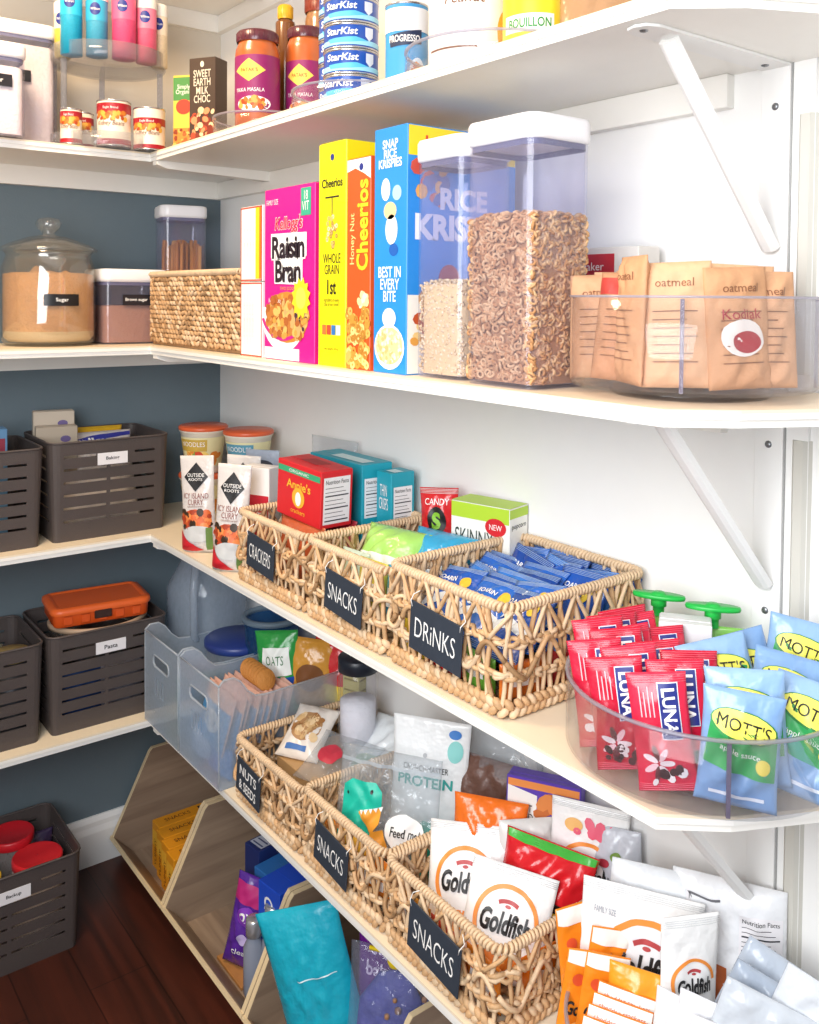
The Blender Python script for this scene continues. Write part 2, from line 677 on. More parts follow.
def bracket(z, lab):
    t = thing('shelf_bracket', lab, 'bracket', 'white diagonal brackets under the shelves')
    t.location = (1.711, -0.001, z)
    m = MB()
    m.box(-0.021, -0.0035, -0.33, 0.021, 0, 0, WHITE, 0.0008)
    m.build('wall_plate', t)
    m = MB()
    pts = [(-0.021, -0.28), (-0.014, -0.296), (0, -0.301), (0.014, -0.296), (0.021, -0.28), (0.021, -0.0035), (-0.021, -0.0035)]
    m.prism(pts, 'z', -0.0035, 0, WHITE)
    m.build('shelf_arm', t)
    m = MB()
    a, b = Vector((0, -0.235, -0.004)), Vector((0, -0.006, -0.245))
    d = (b - a).normalized()
    nrm = Vector((0, d.z, -d.y))
    if nrm.z > 0:
        nrm = -nrm
    prof = [(-0.013, 0), (-0.011, 0.008), (-0.005, 0.011), (0.005, 0.011), (0.011, 0.008), (0.013, 0), (0.009, 0), (0, 0.003), (-0.009, 0)]
    vs = []
    for p in (a, b):
        for x, o in prof:
            vs.append(p + Vector((x, 0, 0)) + nrm * o)
    n = len(prof)
    m.add(vs, [tuple(range(n)), tuple(range(2 * n - 1, n - 1, -1))] + [(i, (i + 1) % n, n + (i + 1) % n, n + i) for i in range(n)], WHITE)
    m.build('diagonal_brace', t)
    for (y, zz, ax) in ((-0.0035, -0.055, 'w'), (-0.0035, -0.285, 'w'), (-0.283, -0.0035, 's'), (-0.03, -0.0035, 's')):
        m = MB()
        if ax == 'w':
            m.X = Matrix.Translation((0, y, zz)) @ Matrix.Rotation(pi / 2, 4, 'X')
        else:
            m.X = Matrix.Translation((0, y, zz)) @ Matrix.Rotation(pi, 4, 'X')
        m.lathe([(0.0001, 0.0024), (0.002, 0.0024), (0.0045, 0.0015), (0.0052, 0)], SCREW, 12)
        m.build('screw', t)


bracket(S1 - 0.021, 'white diagonal shelf bracket under the shelf of jars and tins')
bracket(S2 - 0.021, 'white diagonal shelf bracket under the cereal shelf')
bracket(S3 - 0.021, 'white diagonal shelf bracket under the shelf with the bars turntable')
bracket(S4 - 0.021, 'white diagonal shelf bracket under the lowest shelf')

# ------------------------------------------------------------------ builders
WICK = mat('#c8a074', 0.62, 0.25, 90, var=0.38, vscale=38)
WICK2 = mat('#d9bb97', 0.6, 0.2, 90, var=0.25, vscale=45)
WICKD = mat('#a07c56', 0.65, 0.2, 90, var=0.3, vscale=45)
CHALK = mat('#2b333f', 0.75, 0, var=0.12, vscale=60)
CHALKW = mat('#f4f4f2', 0.8)


def perim(W, D, r, flare=0.0):
    segs = []
    L = [W - 2 * r, pi * r / 2, D - 2 * r, pi * r / 2] * 2
    tot = sum(L)

    def f(s, out=0.0):
        s = s % tot
        # start at front-left going +x along the front
        ctr = [(0, 0)] * 8
        x0, y0 = -W / 2 + r, -D / 2
        k = 0
        while s > L[k]:
            s -= L[k]
            k += 1
        q = k // 2
        base = [(-W / 2 + r, -D / 2 + r), (W / 2 - r, -D / 2 + r), (W / 2 - r, D / 2 - r), (-W / 2 + r, D / 2 - r)]
        if k % 2 == 0:
            ang = -pi / 2 + q * pi / 2
            b = base[q]
            nx, ny = cos(ang), sin(ang)
            tx, ty = -ny, nx
            return Vector((b[0] + nx * (r + out) + tx * s, b[1] + ny * (r + out) + ty * s, 0))
        b = base[(q + 1) % 4]
        ang = -pi / 2 + q * pi / 2 + s / r
        return Vector((b[0] + cos(ang) * (r + out), b[1] + sin(ang) * (r + out), 0))
    return f, tot


def wicker_basket(name, label, W, D, H, seed, tagtxt, tx=-0.02, tz=0.55, tw=0.075, th=0.05, troll=4):
    R = random.Random(seed)
    t = thing(name, label, 'basket', None)
    f, tot = perim(W, D, 0.018)
    # open weave of stakes and wavy weavers
    m = MB()
    n = int(tot / 0.0145)
    sp = tot / n
    lev = [0.36 * H, 0.66 * H]

    def P(s, z, o):
        p = f(s, o + 0.004 * sin(pi * z / H))
        return Vector((p.x, p.y, z))
    for i in range(n):
        s0 = i * sp + R.uniform(-.25, .25) * sp
        lean = R.uniform(-.9, .9) * sp
        rr = R.uniform(0.0026, 0.0046)
        pts = []
        amp = R.uniform(0.001, 0.003) * R.choice((-1, 1))
        for k in range(11):
            v = k / 10
            pts.append(P(s0 + lean * v + amp * sin(v * 7 + i), 0.008 + (H - 0.014) * v, 0.003 * cos(v * 9.4 + (i % 2) * pi)))
        m.tube(pts, rr, R.choice((WICK, WICK2)), 5)
    ns = int(tot / 0.005)
    for lv in lev:
        for st in range(3):
            ph = R.uniform(0, 6)
            pts = []
            for k in range(ns):
                s = tot * k / ns
                pts.append(P(s, lv + 0.0042 * sin(2 * pi * s / (tot / round(tot / 0.045)) + st * 2.1) + 0.003 * sin(s * 19 * 1.0 + ph) * (1 if 0 < k < ns - 1 else 0),
                             0.0045 * cos(pi * s / sp + (st % 2) * pi) + 0.001))
            m.tube(pts, 0.0038, R.choice((WICK, WICK2)), 5, True)
    # knotted loops where the weavers gather pairs of stakes
    for i in range(0, n, 3):
        s = i * sp
        lv = lev[0] + 0.5 * (lev[1] - lev[0])
        pts = []
        a = R.uniform(0.8, 1.25)
        for k in range(13):
            v = k / 12
            pts.append(P(s + 0.021 * a * (v - .5) * 2, lv + 0.023 * cos(pi * (v - .5)) * (1 if i % 2 else -1) * a, 0.007 + 0.002 * sin(v * 6)))
        m.tube(pts, 0.0040, R.choice((WICK, WICKD, WICK2)), 5)
    for i in range(0, n, 2):
        s = i * sp
        z0 = lev[1] + 0.003
        pts = [P(s + 0.013 * (v / 6 - .5) * 2, z0 + (H - z0 - 0.008) * (v / 6), 0.006) for v in range(7)]
        if i % 4:
            pts = [P(s - 0.013 * (v / 6 - .5) * 2, z0 + (H - z0 - 0.008) * (v / 6), 0.006) for v in range(7)]
        m.tube(pts, 0.0034, R.choice((WICK, WICK2)), 5)
    m.build('open_weave', t)
    # thick plaited foot
    m = MB()
    nk = int(tot / 0.0125)
    for row in range(2):
        for i in range(nk):
            s = tot * (i + 0.5 * row) / nk
            p, p2 = f(s, 0.005), f(s + 0.003, 0.005)
            a = atan2(p2.y - p.y, p2.x - p.x)
            rot = Matrix.Rotation(a, 3, 'Z') @ Matrix.Rotation(rad(R.uniform(35, 55) * (1 if row else -1)), 3, 'Y')
            m.ball((p.x, p.y, 0.009 + 0.011 * row), 0.0074, R.choice((WICK, WICK2, WICK)), 8, (1.45, 0.95, 0.8), rot)
    m.tube([f(tot * k / 60, -0.004) + Vector((0, 0, 0.006)) for k in range(60)], 0.005, WICKD, 6, True)
    for i in range(11):       # bottom mat
        y = -D / 2 + D * (i + .5) / 11
        m.tube([(-W / 2 + 0.005, y, 0.005), (W / 2 - 0.005, y, 0.005)], 0.0045, WICKD, 5)
    for i in range(11):
        x = -W / 2 + W * (i + .5) / 11
        m.tube([(x, -D / 2 + 0.005, 0.008), (x, D / 2 - 0.005, 0.008)], 0.0045, WICKD, 5)
    m.build('plaited_foot', t)
    # wrapped rim
    m = MB()
    m.tube([f(tot * k / 120, 0.002) + Vector((0, 0, H - 0.005)) for k in range(120)], 0.0046, WICKD, 8, True)
    turns = int(tot / 0.0068)
    N = turns * 7
    pts = []
    for k in range(N):
        s = tot * k / N
        a = 2 * pi * k / 7 + 0.5 * sin(k * 0.13)
        p = f(s, 0.002 + 0.0056 * cos(a))
        pts.append(Vector((p.x, p.y, H - 0.005 + 0.0056 * sin(a))))
    m.tube(pts, 0.0030, WICK2, 5, True)
    m.build('wrapped_rim', t)
    # chalkboard tag
    g = MB()
    X = Matrix.Translation((tx, -D / 2 - 0.0185, H * tz)) @ Matrix.Rotation(rad(troll), 4, 'Y')
    g.X = X
    g.box(-tw / 2, -0.0012, -th / 2, tw / 2, 0.0012, th / 2, CHALK, 0.0006)
    S = lambda x, z, k=1: (x, -0.0012 - 0.0003 * k, z)
    if isinstance(tagtxt, str):
        g.T(S, tagtxt, 0, 0, tw * 0.78, th * 0.40, CHALKW, bold=-0.008)
    else:
        for i, tt in enumerate(tagtxt):
            g.T(S, tt, 0, (0.2 - 0.42 * i) * th, tw * 0.7, th * 0.28, CHALKW, bold=0.01)
    tg = g.build('chalkboard_tag', t)
    for sx in (-1, 1):
        g = MB()
        g.X = X
        g.tube([(sx * tw * 0.46, -0.0015, th * 0.38), (sx * tw * 0.48, -0.003, th * 0.5), (sx * tw * 0.5, 0.004, th * 0.6), (sx * tw * 0.42, 0.008, th * 0.7)], 0.0008, CHALKW, 4)
        g.build('string', tg)
    return t


GRAYP = mat('#4d4543', 0.5, 0.1, 300, var=0.05)


def slat_basket(label, W, D, H, txt, seed=0):
    """grey plastic basket with long horizontal slots, front = -y"""
    t = thing('slatted_basket', label, 'basket', None)
    f, tot = perim(W, D, 0.022)
    nsx = 120
    zs = [0, 0.02]
    rows = 6
    pit = (H - 0.05) / rows
    for i in range(rows):
        zs += [0.02 + pit * i + pit * 0.80, 0.02 + pit * (i + 1)]
    zs += [H]
    vs, fs = [], []
    R = random.Random(seed)
    for z in zs:
        o = -0.010 * (1 - z / H)
        for k in range(nsx):
            p = f(tot * k / nsx, o)
            vs.append((p.x, p.y, z))
    for j in range(len(zs) - 1):
        slot = (j >= 2 and j % 2 == 0 and j < len(zs) - 2)
        for k in range(nsx):
            s = (k + .5) / nsx * tot
            # position inside the side
            LL = [W - 0.044, pi * 0.022 / 2, D - 0.044, pi * 0.022 / 2] * 2
            q, ss = 0, s
            while ss > LL[q]:
                ss -= LL[q]
                q += 1
            u = ss / LL[q]
            if slot and q % 2 == 0 and (0.05 < u < 0.46 or 0.50 < u < 0.93) and not (q == 0 and j >= len(zs) - 4 and 0.33 < u < 0.72):
                continue
            k2 = (k + 1) % nsx
            fs.append((j * nsx + k, j * nsx + k2, (j + 1) * nsx + k2, (j + 1) * nsx + k))
    fs.append(tuple(range(nsx - 1, -1, -1)))
    m = MB()
    m.add(vs, fs, GRAYP)
    b = m.build('basket_body', t, solid=0.0028)
    m = MB()
    m.tube([f(tot * k / 80, 0.0005) + Vector((0, 0, H)) for k in range(80)], 0.003, GRAYP, 6, True)
    m.build('rim', t)
    m = MB()
    y = -D / 2 - 0.003
    m.box(-0.036, y - 0.001, H - 0.058, 0.036, y, H - 0.030, plas('#e9e7ea', 0.4))
    m.T(lambda x, z, k=1: (x, y - 0.0012, z), txt, 0, H - 0.044, 0.032, 0.010, ink('#222222'), bold=0.02)
    m.build('name_label', t)
    return t


def turntable(label, r, h, dividers=(), rimh=None, center=True, z2=0.012):
    t = thing('turntable', label, 'turntable', None)
    m = MB()
    m.lathe([(0.001, 0), (r * 0.62, 0), (r * 0.66, 0.004), (r * 0.66, 0.008), (0.001, 0.008)], CLEAR, 48)
    m.build('base', t)
    m = MB()
    w = 0.0025
    m.lathe([(0.001, z2), (r - 0.004, z2), (r, z2 + 0.004), (r, h), (r - w, h + 0.001), (r - w, z2 + 0.005), (r - 0.006, z2 + 0.003), (0.001, z2 + 0.003)], CLEAR, 72)
    m.build('tray', t)
    m = MB()
    m.lathe([(r - w - 0.001, h - 0.001), (r + 0.0015, h - 0.001), (r + 0.0015, h + 0.002), (r - w - 0.001, h + 0.002), (r - w - 0.001, h - 0.001)], clear('clear_acrylic_edge', '#dcdce8', 0.35, '#e8e8f0'), 72)
    m.build('rim', t)
    for a in dividers:
        m = MB()
        m.X = Matrix.Rotation(rad(a), 4, 'Z')
        m.box(0.004, -0.0015, z2 + 0.003, r - w, 0.0015, h - 0.004, CLEAR)
        m.box(r - w - 0.004, -0.0022, z2 + 0.003, r - w, 0.0022, h - 0.002, clear('acrylic_seam', '#8a7f96', 0.45, '#b8adc4'))
        m.build('divider', t)
    return t


def pop_container(name, label, W, D, H, lid=0.028):
    t = thing(name, label, 'container', None)
    m = MB()
    r = 0.022
    m.rsq([(0.004, 0.0), (0.001, 0.003), (0.0, 0.008), (0.0, H - lid - 0.004)], W, D, r, POP, cap=False)
    m.rsq([(0.0035, H - lid - 0.004), (0.0035, 0.005), ], W, D, r, POP, cap=False)
    m.rsq([(0.004, 0.001), (0.004, 0.004)], W, D, r, POP)
    m.build('tub', t)
    m = MB()
    m.rsq([(0.003, H - lid - 0.012), (0.003, H - lid - 0.004)], W, D, r, mat('#6d6c86', 0.4), cap=False)
    m.build('seal', t)
    m = MB()
    m.rsq([(0.002, H - lid - 0.004), (-0.002, H - lid - 0.002), (-0.003, H - lid + 0.004), (-0.003, H - 0.006), (-0.0005, H - 0.001), (0.004, H)], W, D, r, plas('#f6f4f6', 0.3))
    m.build('lid', t)
    return t


def fill_block(m, W, D, r, z0, z1, mt, lump=0.004, seed=0):
    R = random.Random(seed)
    m.rsq([(0.0, z0), (0.0, z1 - lump), (0.006, z1)], W, D, r, mt)


def shell_points(W, D, z0, z1, n, R):
    """random points on the front, right, left, back and top of a filled block"""
    out = []
    A = [W * (z1 - z0), D * (z1 - z0), W * (z1 - z0), D * (z1 - z0), W * D * 1.2]
    tot = sum(A)
    for _ in range(n):
        q = R.uniform(0, tot)
        k = 0
        while q > A[k]:
            q -= A[k]
            k += 1
        z = R.uniform(z0, z1)
        x, y = R.uniform(-W / 2, W / 2), R.uniform(-D / 2, D / 2)
        p = [(x, -D / 2, z), (W / 2, y, z), (x, D / 2, z), (-W / 2, y, z), (x, y, z1 + R.uniform(-0.003, 0.004))][k]
        out.append(p)
    return out


def jar(name, label, r, H, bodym, lidm, lidh, neck=0.8, wrap=None, cat='jar', contents=None):
    t = thing(name, label, cat, None)
    zb = H - lidh
    m = MB()
    m.lathe([(0.001, 0), (r * 0.9, 0), (r, r * 0.12), (r, zb - r * 0.55), (r * 0.97, zb - r * 0.35), (r * neck, zb - r * 0.08), (r * neck, zb)], bodym, 32)
    if wrap:
        wrap(m, r)
    m.build('jar_body', t)
    m = MB()
    rl = r * neck + 0.003
    m.lathe([(rl, zb - 0.001), (rl + 0.001, zb + 0.002), (rl + 0.001, H - 0.004), (rl - 0.002, H), (0.001, H)], lidm, 32)
    for i in range(28):
        a = 2 * pi * i / 28
        m.tube([((rl + 0.001) * cos(a), (rl + 0.001) * sin(a), zb + 0.002), ((rl + 0.001) * cos(a), (rl + 0.001) * sin(a), H - 0.004)], 0.0007, lidm, 4)
    m.build('lid', t)
    return t


def can(name, label, r, H, bandm, wrap=None, cat='can', metalm=None, group=None):
    mm = metalm or mat('#c9c9cc', 0.25, metal=0.9)
    t = MB()
    t.lathe([(0.001, 0.002), (r - 0.002, 0.002), (r, 0), (r + 0.0012, 0.001), (r + 0.0012, 0.003), (r, 0.004)], mm, 32)
    t.lathe([(r, 0.004), (r, H - 0.004)], bandm, 32)
    t.lathe([(r, H - 0.004), (r + 0.0012, H - 0.003), (r + 0.0012, H - 0.0005), (r - 0.001, H), (r - 0.003, H - 0.003), (0.001, H - 0.003)], mm, 32)
    if wrap:
        wrap(t, r)
    o = t.build(name)
    return tag(o, label, cat, group)

# ================================================================== top shelf
RED, DKRED, NAVY, YEL = ink('#c81e2c'), ink('#8e1526'), ink('#1d2f86'), ink('#f4d62b')
BLK, WHT, ORG, GRN = ink('#1b1b1d'), ink('#fbfaf7'), ink('#ee7a1c'), ink('#3a9a3c')
CREAM, BRN, PINKI, SKY = ink('#f3e3c4'), ink('#7a4a2a'), ink('#e8508c'), ink('#39a5d6')


def tub_with(label, W, D, H, x, y, z, rz, fillz, fillc, tagtxt, flabel, fname='flour'):
    c = pop_container('lidded_container', label, W, D, H)
    put(c, x, y, z, rz)
    c['category'] = 'container'
    m = MB()
    fill_block(m, W - 0.009, D - 0.009, 0.018, 0.0045, fillz, mat(fillc, 0.85, 0.3, 120, var=0.08))
    o = m.build(fname)
    put(o, x, y, z, rz)
    tag(o, flabel, fname, kind='stuff')
    if tagtxt:
        m = MB()
        m.box(-0.035, -D / 2 - 0.0009, H * 0.52, 0.035, -D / 2 - 0.0002, H * 0.52 + 0.026, plas('#26242a', 0.3))
        m.T(lambda a, b, k=1: (a, -D / 2 - 0.0012, b), tagtxt, 0, H * 0.52 + 0.013, 0.034 if len(tagtxt) < 7 else 0.056, 0.010, WHT, bold=0.01)
        m.build('name_label', c)
    return c


tub_with('short clear container of flour with white lid, front left on the top shelf', 0.13, 0.11, 0.20, 0.262, -0.672, S1, 90, 0.150, '#f3e6da', 'Flour', 'white powder inside the short front container on the top shelf')
tub_with('tall clear container with white lid behind the short one on the top shelf', 0.19, 0.13, 0.285, 0.125, -0.600, S1, 90, 0.235, '#efe2d4', 'Sugar', 'white powder inside the tall container on the top shelf', 'sugar')

# two tier turntable
tt = thing('tiered_turntable', 'clear two-tier round riser holding sprinkle bottles above and red tins below', 'turntable')
put(tt, 0.195, -0.388, S1)
for z in (0.0, 0.205):
    m = MB()
    r = 0.132
    m.lathe([(0.001, z), (r, z), (r + 0.002, z + 0.003), (r + 0.002, z + 0.035), (r - 0.001, z + 0.035), (r - 0.001, z + 0.004), (0.001, z + 0.004)], clear('riser_acrylic', '#f4f4f6', .16), 56)
    m.build('tier_tray', tt)
for a in (-72, 78, 168, 250):
    m = MB()
    m.X = Matrix.Translation((0.122 * cos(rad(a)), 0.122 * sin(rad(a)), 0))
    m.lathe([(0.007, 0.004), (0.007, 0.205)], clear('clear_acrylic_post', '#e4e4ea', 0.2), 12)
    m.build('post', tt)

def sprinkle(label, x, y, c1, c2, H=0.175, cap='#f3efe6', r=0.024):
    t = thing('sprinkle_bottle', label, 'bottle', 'sprinkle bottles on the two-tier riser')
    put(t, x, y, S1 + 0.2095, 62)
    m = MB()
    m.lathe([(0.001, 0.001), (r, 0.001), (r, H * 0.62), (r, H - 0.03)], mat(c1, 0.35, 0.3, 500, var=0.25, vscale=300), 24)
    S = SC(r)
    m.Q(S, -r * 1.4, H * 0.50, r * 1.4, H * 0.84, card(c2), 1)
    m.E(S, 0, H * 0.67, 0.012, 0.0145, NAVY, 2)
    m.T(S, 'Wilton', 0, H * 0.67, 0.020, 0.006, WHT, 4)
    m.build('bottle_body', t)
    m = MB()
    m.lathe([(r + 0.001, H - 0.03), (r + 0.001, H - 0.004), (r - 0.003, H), (0.001, H)], plas(cap), 24)
    m.build('cap', t)


sprinkle('leftmost blue sprinkle bottle on the upper tier of the clear riser', 0.245, -0.490, '#1ea5c9', '#2bb4d8', cap='#2bb4d8')
sprinkle('second blue sprinkle bottle, next to the pink ones', 0.270, -0.440, '#3f9fc0', '#39a9cf', 0.155)
sprinkle('tall hot pink sprinkle bottle in the middle of the clear riser', 0.285, -0.382, '#f0507e', '#f4648c', cap='#f0507e', r=0.027)
sprinkle('shorter pink sprinkle bottle with a white cap on the clear riser', 0.283, -0.328, '#f0607f', '#f2809a', 0.155)
sprinkle('pale cream sprinkle bottle at the right end of the clear riser', 0.262, -0.288, '#ecd3ae', '#f2dfc2', 0.150, r=0.020)
sprinkle('yellow sprinkle bottle at the far left edge behind the blue ones', 0.205, -0.498, '#e0c24a', '#f0e6c0', 0.13, r=0.018)


def chili(m, r):
    S = SC(r)
    h = 0.104 if r > .036 else 0.078
    m.Q(S, -r * 3, h * 0.74, r * 3, h * 0.96, card('#a81e2b'), 1)
    m.Q(S, -r * 3, h * 0.05, r * 3, h * 0.17, card('#a81e2b'), 1)
    m.T(S, 'LA PREFERIDA' if 0 else 'Eagle Brand', 0, h * 0.85, r * 0.9, 0.007, WHT, 3)
    m.T(S, 'Kidney Beans', 0, h * 0.5, r * 1.7, 0.014, BRN, 3, shear=0.3)
    m.blobs(S, -r, h * 0.6, r, h * 0.76, 36, 0.006, [ink('#d07c2c'), ink('#e3b04a'), ink('#b14a22')], 2, 3)


can('food_can', 'red and cream tin with a looping script label, left one under the riser', 0.038, 0.108, card('#f4ead6'), chili, group='red and cream tins under the riser').location = (0.268, -0.400, S1 + 0.004)
can('food_can', 'red and cream tin with a looping script label, right one under the riser', 0.036, 0.100, card('#f4ead6'), chili, group='red and cream tins under the riser').location = (0.295, -0.325, S1 + 0.0005)
can('food_can', 'small red and white tin at the left under the clear riser', 0.0235, 0.082, card('#f4ead6'), chili, group='red and cream tins under the riser').location = (0.247, -0.492, S1 + 0.004)
can('food_can', 'small cream tin half hidden behind the riser post', 0.022, 0.088, card('#f4ead6'), chili, group='red and cream tins under the riser').location = (0.190, -0.445, S1 + 0.004)
for o in list(COL.objects):
    if o.name.startswith('food_can'):
        o.rotation_euler = (0, 0, rad(58))

# boxed mixes
m = carton(0.055, 0.045, 0.185, card('#e9c94e'))
S = SF(0.055, 0.045)
m.Q(S, -0.0265, 0.125, 0.0265, 0.18, card('#4f8f4a'), 1)
m.Q(S, -0.0265, 0.005, 0.0265, 0.06, card('#d98a3a'), 1)
m.E(S, 0, 0.11, 0.020, 0.018, ink('#d9442e'), 2)
m.T(S, 'Simply\nOrganic', 0, 0.15, 0.04, 0.026, WHT, 3)
m.blobs(S, -.024, .008, .024, .055, 40, 0.005, [ink('#c9622a'), ink('#8f3c1c'), ink('#e6b45a')], 3, 4)
m.Q(SR(0.055, 0.045), -0.02, 0.01, 0.02, 0.17, card('#f3e9c8'), 1)
put(tag(m.build('mix_box'), 'green and yellow packet box left of the dark brown box on the top shelf', 'box'), 0.318, -0.238, S1, 40)
m = carton(0.07, 0.05, 0.205, card('#4a3a30'))
S = SF(0.07, 0.05)
m.T(S, 'SWEET\nEARTH\nMILK\nCHOC', 0, 0.14, 0.046, 0.075, ink('#e9dfc9'), 3, bold=0.01)
m.E(S, 0, 0.19, 0.005, 0.007, ink('#e9dfc9'), 3)
m.blobs(S, -.032, .006, .032, .085, 60, 0.008, [ink('#b3492f'), ink('#d99062'), ink('#7e3223'), ink('#efc79c')], 3, 5)
put(tag(m.build('mix_box'), 'dark brown packet box with white lettering beside the curry jars', 'box'), 0.425, -0.235, S1, 32)


def ttlow(label, r, x, y):
    t = turntable(label, r, 0.045)
    return put(t, x, y, S1)


ttlow('clear turntable holding the purple-label sauce jars', 0.112, 0.605, -0.185)
ttlow('clear turntable holding the stacked tuna tins', 0.118, 0.945, -0.178)
ttlow('clear turntable nearest the camera on the top shelf, with the white-label jar', 0.140, 1.325, -0.168)
TZ = S1 + 0.0152


def pataks(m, r):
    S = SC(r)
    m.Q(S, -r * 2.6, 0.03, r * 2.6, 0.150, card('#8f1f63'), 1)
    m.P(S, [(0, 0.142), (r * .75, 0.118), (0, 0.094), (-r * .75, 0.118)], card('#f1cf5c'), 2)
    m.T(S, "PATAK'S", 0, 0.118, r * 0.8, 0.008, ink('#a02a20'), 4)
    m.T(S, 'TIKKA MASALA', 0, 0.077, r * 1.4, 0.008, WHT, 3)
    m.E(S, r * 0.2, 0.048, r * 0.8, 0.016, WHT, 2)
    m.blobs(S, -r * .5, 0.040, r * .9, 0.060, 30, 0.006, [ink('#d9722a'), ink('#e9a24a'), ink('#b0481c')], 3, 6)


sauce = mat('#c0602a', 0.3, 0, var=0.2, coat=0.4)
lidp = mat('#5a2330', 0.3, coat=0.3)
for lab, x, y, H, r in (('large purple-label curry sauce jar in front, middle of the three', 0.640, -0.222, 0.205, 0.047),
                        ('purple-label curry sauce jar behind and left of the large front one', 0.545, -0.170, 0.200, 0.040),
                        ('purple-label curry sauce jar right of the large front one, touching the tins', 0.668, -0.120, 0.225, 0.042)):
    j = jar('sauce_jar', lab, r, H, sauce, lidp, 0.022, 0.86, pataks)
    j['group'] = 'purple-label curry sauce jars'
    put(j, x, y, TZ, 40)
j = jar('spice_bottle', 'amber bottle with a yellow cap behind the curry jars', 0.022, 0.30, mat('#7a4a22', 0.2, coat=0.5), plas('#e9b52c'), 0.03, 0.6, cat='bottle')
put(j, 0.575, -0.118, TZ, 30)
j = jar('spice_bottle', 'clear spice jar with a red-brown cap behind the curry jars', 0.036, 0.315, mat('#a3744c', 0.25, 0, var=0.4, vscale=90, coat=0.5), plas('#8b3a2a'), 0.035, 0.9, cat='jar')
put(j, 0.630, -0.118 + 0.06, S1 + 0.0152, 30)

BLUEC = mat('#1d50ad', 0.3, coat=0.3)


def tuna(m, r):
    S = SC(r)
    m.Q(S, -r * 3, 0.006, r * 3, 0.015, card('#9fdcf2'), 1)
    m.T(S, 'StarKist', -r * .15, 0.030, r * 1.25, 0.013, WHT, 3, shear=0.15, bold=0.02)
    m.P(S, [(-r * .7, 0.017), (r * .4, 0.020), (r * .9, 0.014), (r * .2, 0.010), (-r * .6, 0.010)], ink('#5cc0e6'), 2)
    m.P(S, [(r * .75, 0.038), (r * 1.1, 0.038), (r * 1.1, 0.022), (r * .92, 0.014), (r * .75, 0.022)], ink('#dfe3ee'), 3)


c0 = None
for (x, y, n, r, nm) in ((0.985, -0.212, 5, 0.050, 'right'), (0.888, -0.170, 5, 0.044, 'left')):
    first = None
    for k in range(n):
        pos = ['bottom', 'second from the bottom', 'third from the bottom', 'second from the top', 'top'][k]
        lb = '%s blue fish tin %s of the %s stack on the turntable' % ('wide' if nm == 'right' else 'narrower', 'at the ' + pos if k in (0, 4) else pos, nm)
        if first is None:
            first = can('tuna_can', lb, r, 0.0455, BLUEC, tuna, group='stacked blue fish tins')
            o = first
        else:
            o = dup(first, lb)
        put(o, x, y, TZ + 0.0459 * k, 40 + (k * 37) % 13 - 6)


def prog(m, r):
    S = SC(r)
    m.Q(S, -r * 3, 0.115, r * 3, 0.155, card('#f2f4f6'), 1)
    m.P(S, [(-r * .7, 0.108), (r * .95, 0.118), (r * .95, 0.093), (-r * .6, 0.088)], ink('#23304f'), 2)
    m.T(S, 'PROGRESSO', r * .1, 0.102, r * 1.5, 0.012, WHT, 3, bold=0.02)
    m.E(S, r * .75, 0.045, r * .4, 0.025, ink('#d9e6ef'), 2)
    m.blobs(S, r * .45, .03, r, .06, 20, 0.006, [ink('#c0392b'), ink('#e08a3a')], 3, 7)


put(can('soup_can', 'tall light blue soup tin standing right of the tuna stacks', 0.037, 0.165, card('#3f9bd3'), prog), 1.122, -0.187, S1, 40)


def rao(m, r):
    S = SC(r)
    m.Q(S, -r * 1.3, 0.004, r * 2.3, 0.145, card('#f4f1ea'), 1)
    m.Q(S, -r * 1.55, 0.004, -r * 1.3, 0.145, card('#d22a3a'), 1)
    m.T(S, 'Peanut', r * .1, 0.105, r * 1.0, 0.018, BRN, 3, shear=.3)
    m.Q(S, -r * .9, 0.028, r * .4, 0.031, BRN, 3)
    m.E(S, r * 1.2, 0.055, 0.02, 0.035, ink('#f0b43c'), 3)


j = jar('white_label_jar', 'wide jar with white label and red stripe on the top shelf', 0.066, 0.21, mat('#5a3d28', 0.25, coat=0.4), plas('#e8e6e0'), 0.02, 0.9, rao)
put(j, 1.292, -0.188, TZ, 35)


def boui(m, r):
    S = SC(r)
    m.Q(S, -r * 2.4, 0.012, r * 2.4, 0.12, card('#f5d42a'), 1)
    m.Q(S, -r * 2.4, 0.012, r * 2.4, 0.024, card('#d3232e'), 2)
    m.Q(S, -r * .9, 0.034, r * .8, 0.06, card('#f8f4e0'), 2)
    m.T(S, 'BOUILLON', 0, 0.047, r * 1.4, 0.014, ink('#238a3c'), 3, bold=0.02)


j = jar('yellow_label_jar', 'yellow and red labelled jar right of the wide white-label jar', 0.047, 0.17, mat('#6b3d22', 0.3), plas('#2f8a3e'), 0.03, 0.9, boui)
put(j, 1.415, -0.168, TZ, 35)
m, S = pouch(0.11, 0.15, 0.05, foil('#b58a62'), 'standup', 3)
m.Q(S, -0.05, 0.0, 0.05, 0.02, foil('#8f6a48'), 1)
put(tag(m.build('brown_bag'), 'brown paper-like bag at the right end of the goods on the top shelf', 'bag'), 1.512, -0.14, S1, 38)

